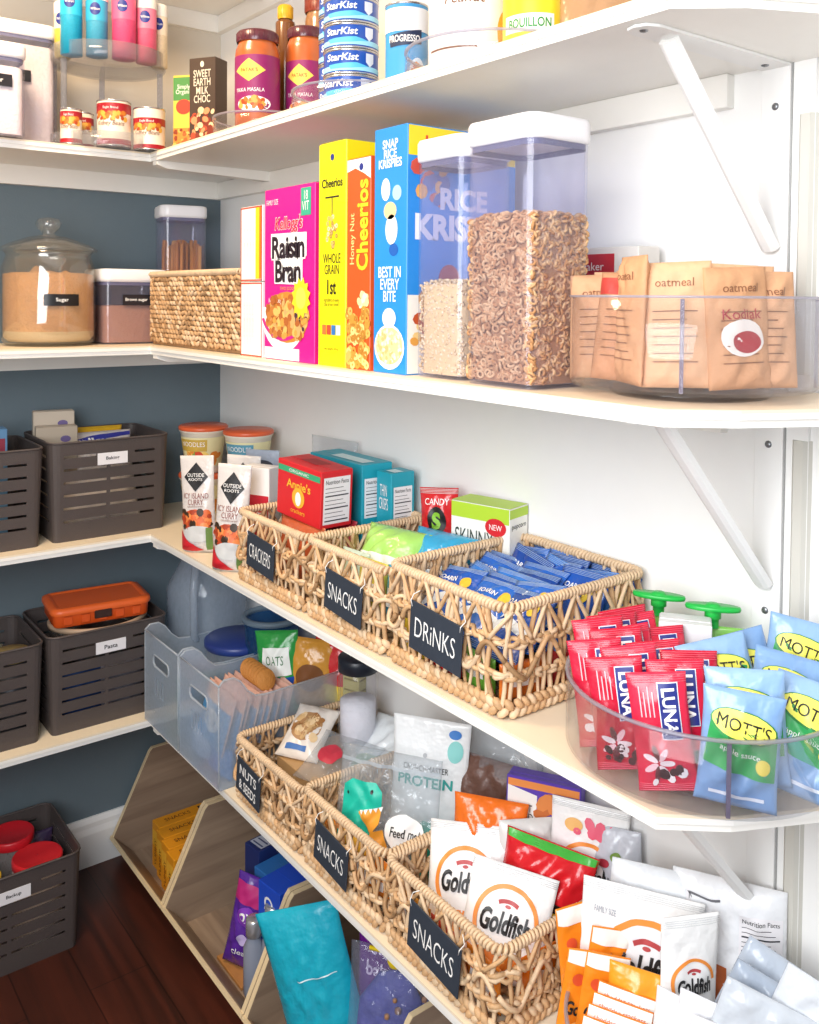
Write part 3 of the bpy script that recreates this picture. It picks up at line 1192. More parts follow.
# ================================================================== cereal shelf
t = thing('glass_cookie_jar', 'round glass jar of brown sugar with a knobbed glass lid', 'jar')
put(t, 0.140, -0.513, S2, 90)
R_ = 0.105
m = MB()
m.lathe([(0.001, 0.001), (R_ * .9, 0.001), (R_, 0.012), (R_ + .001, 0.06), (R_, 0.185), (R_ * .93, 0.205), (R_ * .9, 0.212), (R_ * .95, 0.222), (R_ * .92, 0.222), (R_ * .87, 0.212), (R_ * .9, 0.204), (R_ * .97, 0.185), (R_ * .975, 0.02), (R_ * .88, 0.010), (0.001, 0.010)], GLASS, 48)
m.build('glass_body', t)
m = MB()
m.lathe([(R_ * 1.04, 0.223), (R_ * 1.06, 0.228), (R_ * 1.0, 0.233), (R_ * .8, 0.243), (R_ * .42, 0.257), (0.016, 0.262), (0.014, 0.268), (0.026, 0.278), (0.030, 0.289), (0.024, 0.300), (0.001, 0.305)], GLASS, 48)
m.lathe([(R_ * .98, 0.223), (R_ * .78, 0.238), (R_ * .4, 0.252), (0.001, 0.256)], GLASS, 48)
m.build('glass_lid', t)
m = MB()
m.Q(lambda x, z, k=1: ((R_ + .0018 + k * .0003) * sin(x / R_), -(R_ + .0018 + k * .0003) * cos(x / R_), z), -0.040, 0.095, 0.040, 0.122, plas('#1f2023', 0.3), 0)
m.T(lambda x, z, k=1: ((R_ + .003) * sin(x / R_), -(R_ + .003) * cos(x / R_), z), 'Sugar', 0, 0.108, 0.028, 0.011, WHT, bold=.01)
m.build('name_label', t)
m = MB()
SUG = mat('#dba26c', 0.9, 0.5, 160, var=0.14, vscale=60)
m.lathe([(0.001, 0.0105), (R_ * .86, 0.0105), (R_ * .965, 0.022), (R_ * .968, 0.035)], mat('#e0c39a', 0.9, 0.3, 160), 48)
m.lathe([(R_ * .968, 0.035), (R_ * .965, 0.168), (R_ * .8, 0.172), (R_ * .5, 0.166), (R_ * .3, 0.172), (0.001, 0.178)], SUG, 48)
for k, (a, b, r, h) in enumerate(((-0.02, 0.03, 0.02, 0.19), (0.03, -0.03, 0.025, 0.178), (-0.04, -0.03, 0.02, 0.178))):
    m.lathe([(0.001, h), (r * .4, h - 0.004), (r, 0.168)], SUG, 12, a, b)
o = m.build('brown_sugar')
put(tag(o, 'brown sugar filling the round glass jar', 'sugar', kind='stuff'), 0.140, -0.513, S2, 90)

c = tub_with('low clear tub of brown sugar with black label, between glass jar and wicker box', 0.165, 0.15, 0.185, 0.118, -0.318, S2, 90, 0.095, '#a8785a', 'Brown sugar', 'brown sugar inside the low white-lidded tub', 'brown_sugar')
m = MB()
c = pop_container('lidded_container', 'clear container of pretzel sticks with white lid standing behind the wicker box', 0.118, 0.105, 0.355)
c['category'] = 'container'
put(c, 0.105, -0.165, S2, 78)
m = MB()
R = random.Random(5)
for i in range(60):
    x, y = R.uniform(-.048, .048), R.uniform(-.041, .041)
    m.tube([(x, y, 0.006), (x + R.uniform(-.003, .003), y + R.uniform(-.003, .003), R.uniform(.245, .268))], 0.0048, mat(R.choice(['#d89048', '#c47c3a', '#e3a45c']), .6), 6)
put(tag(m.build('pretzel_sticks'), 'brown pretzel sticks standing inside the clear container', 'pretzels', kind='stuff'), 0.105, -0.165, S2, 78)

# closely woven box
t = thing('woven_box', 'closely woven seagrass box beside the raisin cereal, in the shelf corner', 'basket')
put(t, 0.40, -0.165, S2, 0)
W, D, H = 0.50, 0.26, 0.175
put(t, 0.452, -0.162, S2, 0)
f, tot = perim(W, D, 0.02)
m = MB()
m.rsq([(0.006, 0.002), (0.004, H - 0.004)], W, D, 0.02, WICKD, cap=False)
m.rsq([(0.012, H - 0.004), (0.012, 0.006), ], W, D, 0.02, WICKD, cap=False)
m.rsq([(0.006, 0.001), (0.006, 0.008)], W, D, 0.02, WICKD)
R = random.Random(11)
n = int(tot / 0.017)
rows = 14
for j in range(rows):
    for i in range(n):
        s = tot * (i + 0.5 * (j % 2)) / n + R.uniform(-.003, .003)
        z = 0.008 + (H - 0.018) * (j + .5) / rows
        p, p2 = f(s, -0.002), f(s + .003, -0.002)
        a = atan2(p2.y - p.y, p2.x - p.x)
        rot = Matrix.Rotation(a, 3, 'Z') @ Matrix.Rotation(rad(R.uniform(18, 42) * (1 if R.random() < .8 else -1)), 3, 'Y')
        m.ball((p.x, p.y, z), 0.0068, R.choice((WICK, WICK2, WICK, WICKD)), 6, (1.75, 0.7, 0.72), rot)
m.build('woven_wall', t)
m = MB()
N = int(tot / 0.008) * 6
pts = []
for k in range(N):
    s = tot * k / N
    a = 2 * pi * k / 6
    p = f(s, -0.003 + .006 * cos(a))
    pts.append((p.x, p.y, H - .003 + .005 * sin(a)))
m.tube(pts, .003, WICK2, 5, True)
m.build('rim', t)
R = random.Random(3)
for i, (x, y, cc, rz) in enumerate(((0.26, -0.20, '#4f8a45', 20), (0.33, -0.17, '#c8452e', -10), (0.42, -0.18, '#e8d9b0', 5), (0.55, -0.17, '#d8b48a', 8), (0.62, -0.16, '#8fae6a', -5))):
    m, S = pouch(0.09, 0.16, 0.035, foil(cc), 'pillow', i)
    m.Q(S, -.03, .11, .03, .14, WHT, 1)
    put(tag(m.build('snack_packet'), ['green packet peeking out of the woven box, leftmost', 'red packet in the woven box next to the green one', 'cream packet standing in the middle of the woven box', 'tan packet in the woven box, second from the right', 'pale green packet at the right end of the woven box'][i], 'packet', 'packets inside the woven box'), x, y, S2 + 0.012, 30 + rz, 8)

# two small white boxes
for k in range(2):
    m = carton(0.092, 0.055, 0.149, card('#fbf6f2'))
    S = SF(0.092, 0.055)
    for (a, b, c_, d_) in ((-0.045, 0.001, -0.042, 0.148), (0.042, 0.001, 0.045, 0.148), (-0.045, 0.001, 0.045, 0.004), (-0.045, 0.145, 0.045, 0.148)):
        m.Q(S, a, b, c_, d_, ink('#e8543c'), 1)
    if k:
        m.Q(S, 0.018, 0.005, 0.034, 0.145, YEL, 1)
        m.Q(S, 0.034, 0.005, 0.042, 0.145, ORG, 2)
    for i in range(4):
        m.T(S, 'baking soda\nnet weight 16 oz', -0.028 + 0.012 * i, 0.075, 0.10, 0.006, ink('#b9c6d4'), 2, rot=pi / 2)
    put(tag(m.build('white_carton'), ['lower white carton with a red edge between woven box and pink cereal box', 'upper white carton with yellow and orange stripe, stacked on its twin'][k], 'box'), 0.763, -0.272, S2 + 0.1502 * k, 0)

FLK = [ink('#e2a24a'), ink('#c9803a'), ink('#efbf6a'), ink('#b5652c'), ink('#d9b070')]
# raisin bran
w, d, h = 0.186, 0.062, 0.325
m = carton(w, d, h, card('#e8158f'))
S = SF(w, d)
m.T(S, "Kellogg's", 0.0, 0.255, 0.105, 0.034, ink('#f6c3c8'), 3, bold=.04, shear=.15)
m.T(S, "Kellogg's", 0.0, 0.255, 0.100, 0.030, ink('#d4203a'), 5, shear=.15)
for k, c_, bb in ((6, WHT, .10), (8, ink('#2a1c26'), .03)):
    m.T(S, 'Raisin', 0.0, 0.213, 0.118 + bb * .08, 0.040 + bb * .08, c_, k, bold=bb)
    m.T(S, 'Bran', 0.0, 0.168, 0.092 + bb * .08, 0.040 + bb * .08, c_, k, bold=bb)
m.P(S, [(-.066, .24), (.066, .238), (.066, .195), (.052, .188), (.052, .142), (-.052, .145), (-.055, .19), (-.066, .195)], WHT, 4)
m.T(S, 'TWO SCOOPS', 0, 0.136, 0.06, 0.006, ink('#f3b23c'), 5)
m.T(S, 'New Scoops!', -0.045, 0.112, 0.06, 0.011, WHT, 5, shear=.3)
m.Q(S, 0.045, 0.268, 0.080, 0.318, ink('#3fae8c'), 3)
m.T(S, '18\nVIT', 0.062, 0.295, 0.024, 0.036, WHT, 5)
m.T(S, 'FAMILY SIZE', -0.062, 0.300, 0.045, 0.010, WHT, 3)
# bowl of flakes
m.A(S, -0.02, 0.10, 0.0, 0.088, pi * 1.0, pi * 2.03, WHT, 2, 30, 0.95)
m.E(S, -0.005, 0.082, 0.078, 0.048, ink('#d78a36'), 3)
m.blobs(S, -.078, .045, .078, .122, 220, 0.0095, FLK, 4, 8, lambda x, z: ((x + .005) / .078) ** 2 + ((z - .082) / .046) ** 2 < 1)
m.blobs(S, 0.02, .06, .07, .10, 14, 0.006, [ink('#4a2c3c'), ink('#5e3548')], 7, 9)
m.A(S, -0.02, 0.10, 0.078, 0.087, pi * 1.12, pi * 1.93, ink('#d41c8c'), 5, 24, 0.72)
m.Q(S, -w / 2 + .002, 0.002, 0.04, 0.024, WHT, 1)
# plain sunburst shape
R = random.Random(2)
pts = []
for i in range(24):
    a = 2 * pi * i / 24
    rr = 0.034 if i % 2 else 0.026
    pts.append((0.050 + rr * cos(a), 0.118 + rr * 1.15 * sin(a)))
m.P(S, pts, ink('#f3e02e'), 11)
m.E(S, 0.050, 0.118, 0.018, 0.020, ink('#f8ee5a'), 12)
m.Q(SR(w, d), -d / 2 + .002, .002, d / 2 - .002, h - .003, card('#d4127f'), 1)
put(tag(m.build('cereal_box'), 'bright pink Raisin Bran cereal box with a bowl of flakes on its face', 'box'), 0.911, -0.268, S2, 0)


def spine_box(name, w, d, h, c):
    return carton(w, d, h, card(c)), SF(w, d), SR(w, d)


# cheerios
w, d, h = 0.088, 0.24, 0.388
m, S, SS = spine_box('x', w, d, h, '#f5ea12')
m.T(S, 'Cheerios', 0, 0.318, 0.066, 0.016, BLK, 3, bold=.02)
m.Q(S, -.022, .292, .022, .295, BLK, 2)
m.Q(S, -.002, .262, .002, .292, ink('#8a8430'), 2)
R = random.Random(4)
for i in range(26):
    a, q = R.uniform(0, 2 * pi), R.uniform(0, 1)
    x, z = 0.018 * q * cos(a), 0.232 + 0.030 * q * sin(a)
    m.A(S, x, z, 0.0016, 0.0042, 0, 2 * pi, ink(R.choice(['#d8b878', '#b8924e', '#ece0b8'])), 3 + .03 * i, 10)
m.T(S, 'WHOLE\nGRAIN', 0, 0.178, 0.056, 0.036, BLK, 3)
m.T(S, '1st', 0, 0.138, 0.028, 0.026, BLK, 3, bold=.02)
m.T(S, 'ingredient of every\nbox of our cereal', 0, 0.112, 0.05, 0.014, ink('#5e5a14'), 3)
for i, c_ in enumerate(('#e8743a', '#c84a30', '#3a78c0', '#f0f0f0')):
    m.Q(S, -.03 + .015 * i, .055, -.017 + .015 * i, .072, ink(c_), 2)
m.T(S, 'net weight 18 oz', 0, 0.03, 0.045, 0.006, ink('#77720f'), 2)
m.E(S, 0.0, 0.362, .006, .006, NAVY, 2)
m.box(-w / 2 + .002, -d / 2 + .003, h, w / 2 - .02, d / 2 - .01, h + .002, card('#8a7a30'))
put(tag(m.build('cereal_box'), 'yellow Cheerios cereal box standing spine out beside the pink box', 'box'), 1.0605, -0.179, S2, 0)
m = MB()
# honey nut
w, d, h = 0.069, 0.24, 0.352
m, S, SS = spine_box('x', w, d, h, '#ef5a22')
m.T(S, 'Cheerios', 0.012, 0.240, 0.150, 0.034, YEL, 3, rot=pi / 2, bold=.03)
m.T(S, 'Honey Nut', -0.016, 0.218, 0.085, 0.017, ink('#f9d98a'), 3, rot=pi / 2, bold=.01)
m.P(S, [(-.034, .35), (.034, .35), (.034, .315), (.015, .325), (-.01, .335), (-.034, .33)], WHT, 1)
m.E(S, 0.008, 0.336, .006, .006, NAVY, 3)
R = random.Random(6)
for i in range(120):
    x, z = R.uniform(-.031, .031), R.uniform(0.006, 0.105)
    if z > .075 + .03 * abs(sin(x * 80)):
        continue
    m.A(S, x, z, 0.0022, 0.0072, 0, 2 * pi, ink(R.choice(['#e9b85e', '#d39a3e', '#f4d488', '#c08432'])), 2 + .03 * i, 12)
m.blobs(S, -.0, .105, .03, .128, 14, .007, [ink('#f8e2a0'), ink('#fff4cf')], 3, 7)
put(tag(m.build('cereal_box'), 'orange Honey Nut Cheerios cereal box spine out between yellow and blue boxes', 'box'), 1.142, -0.179, S2, 0)
# rice krispies
w, d, h = 0.088, 0.23, 0.39
m, S, SS = spine_box('x', w, d, h, '#2a8fe0')
m.T(S, 'SNAP\nRICE\nKRISPIES', 0, 0.348, 0.062, 0.045, ink('#e9f3ff'), 3, bold=.03)
for (x, z, rx, rz_, c_) in ((-.012, .292, .012, .018, '#f4f4f4'), (.018, .285, .012, .012, '#a9d4f4'), (.0, .258, .017, .014, '#f0d09a'), (.004, .228, .016, .024, '#f4f4f2'), (.01, .196, .012, .010, '#1f5fb4')):
    m.E(S, x, z, rx, rz_, ink(c_), 2)
m.T(S, 'BEST IN\nEVERY\nBITE', 0, 0.142, 0.060, 0.056, ink('#eaf4ff'), 3, bold=.02)
m.E(S, .0, .042, .040, .036, WHT, 2)
m.E(S, .0, .044, .036, .030, ink('#efd59a'), 3)
m.blobs(S, -.034, .018, .034, .070, 90, .004, [ink('#f7e7bf'), ink('#e3bf7c'), ink('#fff3d4')], 4, 3, lambda x, z: (x / .034) ** 2 + ((z - .044) / .028) ** 2 < 1)
m.E(S, .0, .088, .018, .016, WHT, 4)
# face towards the camera side
m.Q(SS, -d / 2 + .002, h - .048, d / 2 - .002, h - .002, YEL, 1)
m.T(SS, 'LOW FAT', -.01, h - .026, .14, .022, ink('#d9482e'), 3, bold=.02)
m.T(SS, 'RICE', .0, .278, .10, .036, ink('#f2f4fb'), 4, bold=.04)
m.T(SS, 'KRISPIES', .0, .232, .20, .042, ink('#f2f4fb'), 4, bold=.05)
m.blobs(SS, -.10, .27, -.04, .33, 16, .014, [ink('#d85a4a'), ink('#f0b060'), ink('#3060b0')], 3, 12)
m.Q(SS, -d / 2 + .002, .002, d / 2 - .002, .125, ink('#f4f0e6'), 1)
m.blobs(SS, -.1, .05, .1, .125, 60, .012, [ink('#e3a24a'), ink('#c4562e'), ink('#f2cf8a')], 2, 13)
m.E(SS, .045, .165, .026, .03, ink('#b8404a'), 3)
m.E(SS, -.03, .150, .022, .024, ink('#b83a48'), 3)
put(tag(m.build('cereal_box'), 'blue Rice Krispies cereal box with yellow top band, spine out', 'box'), 1.231, -0.184, S2, 0)

# clear cereal tubs
RKM = [mat('#e6cfa4', .7), mat('#dcc090', .7), mat('#f0dfbc', .7)]
c = pop_container('lidded_container', 'narrower clear tub of pale puffed rice with white lid beside the blue cereal box', 0.114, 0.105, 0.360, 0.030)
c['category'] = 'container'
put(c, 1.343, -0.243, S2, 0)
m = MB()
fill_block(m, 0.094, 0.091, 0.015, 0.006, 0.142, RKM[1], .002)
R = random.Random(21)
for p in shell_points(0.093, 0.090, 0.008, 0.144, 1500, R):
    m.ball(p, 0.0026, R.choice(RKM), 5, (1.3, .9, .8), Euler((R.uniform(0, 3), R.uniform(0, 3), R.uniform(0, 3))).to_matrix())
put(tag(m.build('puffed_rice'), 'pale puffed rice cereal filling the lower part of the narrower tub', 'cereal', kind='stuff'), 1.343, -0.243, S2, 0)
c = pop_container('lidded_container', 'large clear tub of ring cereal with white lid, tallest of the tubs', 0.138, 0.118, 0.366, 0.030)
c['category'] = 'container'
put(c, 1.484, -0.246, S2, 0)
CHM = [mat('#c99c6e', .75, .2, 300), mat('#b98657', .75, .2, 300), mat('#d8b183', .75, .2, 300)]
m = MB()
fill_block(m, 0.124, 0.094, 0.012, 0.006, 0.230, mat('#b08258', .8), .002)
R = random.Random(22)


def ring(m, c, r, t, mt, rot, n=9, k=5):
    vs, fs = [], []
    for i in range(n):
        a = 2 * pi * i / n
        for j in range(k):
            b = 2 * pi * j / k
            p = rot @ Vector(((r + t * cos(b)) * cos(a), (r + t * cos(b)) * sin(a), t * sin(b)))
            vs.append(p + Vector(c))
    for i in range(n):
        for j in range(k):
            i2, j2 = (i + 1) % n, (j + 1) % k
            fs.append((i * k + j, i2 * k + j, i2 * k + j2, i * k + j2))
    m.add(vs, fs, mt, True)


for p in shell_points(0.124, 0.100, 0.010, 0.232, 2300, R):
    px_, py_, pz_ = p
    e = Euler((R.uniform(-.9, .9), R.uniform(-.9, .9), R.uniform(0, 3)))
    if abs(pz_ - 0.232) > .006:
        base = Matrix.Rotation(pi / 2, 3, 'X') if abs(abs(py_) - .05) < 1e-6 else Matrix.Rotation(pi / 2, 3, 'Y')
    else:
        base = Matrix.Identity(3)
    ring(m, p, 0.0046, 0.0021, R.choice(CHM), base @ e.to_matrix())
put(tag(m.build('ring_cereal'), 'toasted oat ring cereal filling more than half of the large tub', 'cereal', kind='stuff'), 1.484, -0.246, S2, 0)

# red and white packet box behind the tubs
m = carton(0.15, 0.05, 0.20, card('#e4dfd8'))
S = SF(.15, .05)
m.Q(S, -.074, .10, .03, .190, card('#c22a33'), 1)
m.T(S, 'Quaker', -.02, .17, .06, .015, WHT, 3)
m.Q(S, .045, .12, .07, .185, card('#d8dbd4'), 1)
for i in range(5):
    m.Q(S, .048, .13 + .011 * i, .067, .132 + .011 * i, BLK, 2)
put(tag(m.build('packet_box'), 'red and white box on the cereal shelf behind the turntable of brown packets', 'box'), 1.462, -0.045, S2, 0)

# turntable of brown packets
t = turntable('large divided clear turntable of brown paper packets on the cereal shelf', 0.152, 0.124, (-58, 32, 122))
put(t, 1.694, -0.160, S2)
KR = ['#d3a078', '#dbac84', '#c89068', '#deb48c', '#cc986e']
spec = [(-.128, -.052, -62, 4, .150), (-.108, -.075, -45, 6, .155), (-.088, -.052, -38, 8, .145), (-.066, -.092, 10, 5, .150), (-.036, -.108, 22, 2, .160),
        (.022, -.118, 36, 4, .165), (.052, -.088, 44, 3, .158), (.075, -.060, 50, 6, .150), (.096, -.040, 40, 4, .152), (.115, -.018, 55, 8, .140),
        (-.05, .03, 20, 6, .158), (.01, .04, 30, 6, .155), (.06, .035, 46, 5, .152), (-.095, .0, 5, 8, .150)]
spec = [(-.105, -.060, 30, 6, .148), (-.085, -.035, 38, 8, .152), (-.060, -.075, 12, 8, .150), (-.040, -.045, 22, 8, .155), (-.025, -.098, -30, 2, .168), (-.010, -.028, 30, 8, .152),
        (.045, -.090, 28, 4, .160), (.062, -.062, 52, 4, .155), (.080, -.040, 62, 4, .158), (.100, -.035, 66, 4, .154), (.110, .005, 62, 6, .150),
        (.04, .045, 40, 6, .160), (-.03, .06, 35, 6, .158), (-.085, .035, 30, 8, .155)]
where = ['leftmost, against the rim', 'second from the left', 'third from the left with a red stripe', 'fourth from the left', 'tallest, left of the dark divider', 'behind the tallest one',
         'large front one right of the dark divider', 'second right of the dark divider', 'third right of the divider, red print', 'fourth right of the divider, printed face', 'rightmost against the rim',
         'rear right, only the top showing', 'rear middle, only the top showing', 'rear left, only the top showing']
for i, (x, y, rz, ti, hh) in enumerate(spec):
    m, S = pouch(0.082, hh - .010, 0.020, mat(KR[i % 5], .75, .25, 70, var=.08), 'flat', 40 + i, .0022)
    ln = ink('#8a5a3c')
    for q in range(7):
        m.Q(S, -.026, .03 + q * .010, .026 - .006 * (q % 3), .0315 + q * .010, ln, 1)
    m.T(S, 'oatmeal', 0, hh - .035, .045, .010, ln, 1)
    if i in (2, 3):
        m.Q(S, -.038, hh - .04, .038, hh - .018, ink('#c4443a'), 2)
    if i in (8, 9):
        m.E(S, 0, .06, .028, .022, ink('#efe6dc'), 2)
        m.E(S, .004, .055, .018, .013, ink('#a8323a'), 3)
        m.T(S, 'Kodiak', 0, .088, .05, .012, ink('#a8323a'), 3)
    put(tag(m.build('paper_packet'), 'brown paper packet in the upper turntable, ' + where[i], 'packet', 'brown paper packets in the upper turntable'), 1.694 + x * .94, -0.160 + y * .94, S2 + 0.0165, rz, ti, (i % 3 - 1) * 2)

# ================================================================== drinks shelf (S3)
b = slat_basket('grey slatted basket labelled Baking on the shelf level with the curry pouches', 0.285, 0.235, 0.232, 'Baking', 1)
put(b, 0.135, -0.400, S3, 90)
b = slat_basket('grey slatted basket cut by the left edge, beside the Baking basket', 0.285, 0.235, 0.225, 'Spices', 2)
put(b, 0.140, -0.700, S3, 90)
# inside the baking basket
for k, (x, y, hh, c_) in enumerate(((0.075, -0.485, 0.285, '#c9bba8'), (0.115, -0.490, 0.252, '#b9aa96'))):
    m = carton(0.095, 0.035, hh, card(c_))
    S = SF(0.095, 0.035)
    m.E(S, .02, hh - .03, .012, .008, ink('#6a5a8a'), 2)
    m.T(S, 'MIX', .02, hh - .048, .025, .008, ink('#9a6a5a'), 2)
    put(tag(m.build('baking_carton'), ['taller beige carton at the back of the Baking basket', 'shorter beige carton in front of the taller one in the Baking basket'][k], 'box'), x, y, S3 + 0.003, 80)
m, S = pouch(0.13, 0.235, 0.05, foil('#d9a928'), 'pillow', 5)
put(tag(m.build('snack_bag'), 'yellow bag standing behind the marshmallow bag in the Baking basket', 'bag'), 0.085, -0.375, S3 + 0.005, 85, 8)
m, S = pouch(0.20, 0.24, 0.07, foil('#e9dfda'), 'pillow', 6, .003)
m.P(S, [(-.1, .19), (.03, .215), (.098, .225), (.098, .235), (0, .228), (-.1, .205)], ink('#3a3fa0'), 1)
m.T(S, 'mallows', 0, .212, .12, .016, WHT, 3, bold=.03)
m.blobs(S, -.09, .15, .09, .19, 20, .016, [ink('#f7ece4'), ink('#eedfd6')], 2, 5)
m.E(S, .05, .205, .016, .010, ink('#d8643c'), 4)
put(tag(m.build('marshmallow_bag'), 'white and blue marshmallow bag sticking out of the Baking basket', 'bag'), 0.165, -0.395, S3 + 0.005, 88, 22)
m = carton(0.10, 0.05, 0.262, card('#5f8ab0'))
m.Q(SF(.1, .05), .02, .21, .045, .24, ink('#8d2f42'), 2)
put(tag(m.build('baking_carton'), 'dull blue carton in the basket at the left edge of the photo', 'box'), 0.15, -0.665, S3 + 0.004, 85)
m, S = pouch(0.11, 0.20, 0.05, foil('#7b3550'), 'pillow', 8)
put(tag(m.build('snack_bag'), 'dark red bag seen through the slots of the left edge basket', 'bag'), 0.195, -0.72, S3 + 0.005, 90, 4)

# soup cups
CUPW = mat('#e9e2d2', 0.45)
for k, (x, y, hh, lb) in enumerate(((0.215, -0.150, 0.0, 'left noodle cup with an orange lid behind the curry pouches'), (0.352, -0.092, 0.0, 'right noodle cup with an orange lid, behind the red and white packet'))):
    for lvl in (0, 1):
        t = thing('noodle_cup', lb if lvl else lb.replace('noodle cup with an orange lid', 'lower cup in the stack').replace('left lower', 'left, lower'), 'cup', 'stacked noodle cups')
        put(t, x, y, S3 + 0.122 * lvl, 35)
        m = MB()
        m.lathe([(.001, .001), (.042, .001), (.042, .004), (.058, .105), (.061, .107), (.061, .111)], CUPW, 36)
        S = lambda a, z, k=1: ((.0422 + .016 * z / .105 + .0003 * k) * sin(a / .05), -(.0422 + .016 * z / .105 + .0003 * k) * cos(a / .05), z)
        m.Q(S, -.14, .02, .14, .095, card('#e7dfae'), 1)
        m.blobs(S, -.07, .02, .07, .06, 30, .012, [ink('#e08a3a'), ink('#d04c2e'), ink('#f0d070'), ink('#7aa04a')], 2, 7 + k)
        m.Q(S, -.04, .06, .035, .09, ink('#5f9fb8' if k else '#c9a84a'), 3)
        m.T(S, 'NOODLES', 0, .078, .06, .012, WHT, 5)
        m.build('cup_body', t)
        m = MB()
        m.lathe([(.061, .1105), (.063, .112), (.063, .118), (.060, .121), (.001, .1215)], plas('#e0643a'), 36)
        m.build('lid', t)


def curry(label, x, y, rz, ti, ro, hh=.215, ww=.082):
    m, S = pouch(ww, hh, 0.045, foil('#d9d3cf'), 'standup', int(x * 100), .0012)
    q = ww / .082
    m.P(S, [(0, hh * .93), (.030 * q, hh * .78), (0, hh * .63), (-.030 * q, hh * .78)], ink('#1d1d20'), 2)
    m.T(S, 'KEVIN\'S' if 0 else 'OUTSIDE', 0, hh * .80, .042, .008, WHT, 4)
    m.T(S, 'ROOTS', 0, hh * .755, .034, .006, WHT, 4)
    m.T(S, 'ICY ISLAND\nCURRY', 0, hh * .555, .062, .026, ink('#8a4a44'), 2)
    m.T(S, 'cauliflower', 0, hh * .48, .04, .005, ink('#9a7a74'), 2)
    m.E(S, 0, hh * .33, .036 * q, .026, ink('#c8542a'), 2)
    m.blobs(S, -.034, hh * .24, .034, hh * .43, 50, .009, [ink('#d9672f'), ink('#e88a4a'), ink('#a63c1e'), ink('#3a2a1c')], 3, 3)
    m.E(S, .006, hh * .20, .036 * q, .018, ink('#c7c9c9'), 6)
    m.P(S, [(-.04 * q, hh * .24), (-.02, hh * .14), (.02 * q, hh * .03), (-.01, hh * .015), (-.038 * q, hh * .03)], ink('#c8202c'), 8)
    m.Q(S, .026 * q, hh * .03, .038 * q, hh * .26, ink('#6a8a4a'), 7)
    o = tag(m.build('curry_pouch'), label, 'pouch', 'curry pouches by the wicker baskets')
    put(o, x, y, S3, rz, ti, ro)


curry('front left curry pouch, nearest the Baking basket', 0.492, -0.285, 40, 2, -3)
curry('front right curry pouch, leaning against the wicker basket tagged Crackers', 0.662, -0.296, 40, 3, 2, .222, .076)
curry('curry pouch standing behind the front two', 0.555, -0.215, 38, 2, 1, .218)
m, S = pouch(.085, .215, .04, foil('#aab4c4'), 'standup', 77)
m.E(S, 0, .18, .03, .012, ink('#3a3f4c'), 2)
put(tag(m.build('grey_pouch'), 'blue-grey pouch behind the curry pouches, in front of the right noodle cup', 'pouch'), 0.500, -0.135, S3, 38, 2)
m = carton(.075, .04, .205, card('#f5f1ef'))
S = SF(.075, .04)
m.Q(S, -.036, .02, .036, .145, card('#c9283a'), 1)
m.T(S, 'OATS', 0, .10, .05, .016, WHT, 2)
put(tag(m.build('packet_box'), 'white box with red lower half standing just left of the red crackers box', 'box'), 0.628, -0.205, S3, 25)

# wicker baskets of the drinks shelf
put(wicker_basket('wicker_basket', 'open-weave wicker basket with a chalkboard tag reading Crackers', .262, .268, .142, 1, 'CRACKERS', -.012, .53, .108, .068, 5), 0.852, -0.166, S3)
put(wicker_basket('wicker_basket', 'open-weave wicker basket tagged Snacks on the upper shelf, between Crackers and Drinks', .245, .268, .142, 2, 'SNACKS', .017, .50, .112, .070, 5), 1.114, -0.166, S3)
put(wicker_basket('wicker_basket', 'open-weave wicker basket with a chalkboard tag reading Drinks', .262, .285, .158, 3, 'DRiNKS', .0, .50, .120, .074, 4), 1.378, -0.158, S3)
Z = S3 + 0.015


def nutri(m, S, x0, z0, x1, z1):
    m.Q(S, x0, z0, x1, z1, card('#f1eef0'), 1)
    h_ = z1 - z0
    for i in range(9):
        z = z0 + h_ * (0.06 + .088 * i)
        m.Q(S, x0 + (x1 - x0) * .06, z, x1 - (x1 - x0) * (.06 + .1 * (i % 3)), z + h_ * (.012 if i % 3 else .028), ink('#3a3a40'), 2)
    m.T(S, 'Nutrition Facts', (x0 + x1) / 2, z1 - h_ * .1, (x1 - x0) * .86, h_ * .09, BLK, 3)


# red crackers box (lying on its long edge, front to the left, facts panel to the camera)
w, d, h = .155, .075, .112
m = carton(w, d, h, card('#d8272f'))
S, SS = SF(w, d), SR(w, d)
m.Q(S, -w / 2 + .002, h - .022, w / 2 - .004, h - .010, ink('#3aa878'), 1)
m.T(S, 'ORGANIC', 0, h - .016, .07, .006, WHT, 2)
m.T(S, "Annie's", .0, h - .042, .085, .018, ink('#f3c23a'), 3, bold=.02)
m.E(S, -.0, .045, .022, .020, ink('#f2b73a'), 2)
m.E(S, 0, .043, .010, .014, WHT, 3)
m.T(S, 'crackers', 0, .018, .05, .009, ink('#f3c23a'), 3)
nutri(m, SS, -d / 2 + .006, .008, d / 2 - .006, h - .012)
m.P(ST(w, d, h + .0006), [(-.04, -.01), (.02, -.012), (.03, .02), (-.03, .022)], ink('#a81c26'), 2)
put(tag(m.build('cracker_box'), 'red cracker box with green stripe in the Crackers basket', 'box'), 0.832, -0.195, Z + .115, 3, 0, 3)
m, S = pouch(.16, .115, .05, foil('#c9643c'), 'pillow', 9)
put(tag(m.build('cracker_bag'), 'orange-brown bag at the bottom of the Crackers basket', 'bag'), 0.84, -0.235, Z, 2, 6)
m, S = pouch(.16, .115, .05, foil('#a8303a'), 'pillow', 10)
put(tag(m.build('cracker_bag'), 'dark red bag at the bottom of the Crackers basket, behind the orange-brown one', 'bag'), 0.83, -0.155, Z, 2, 6)
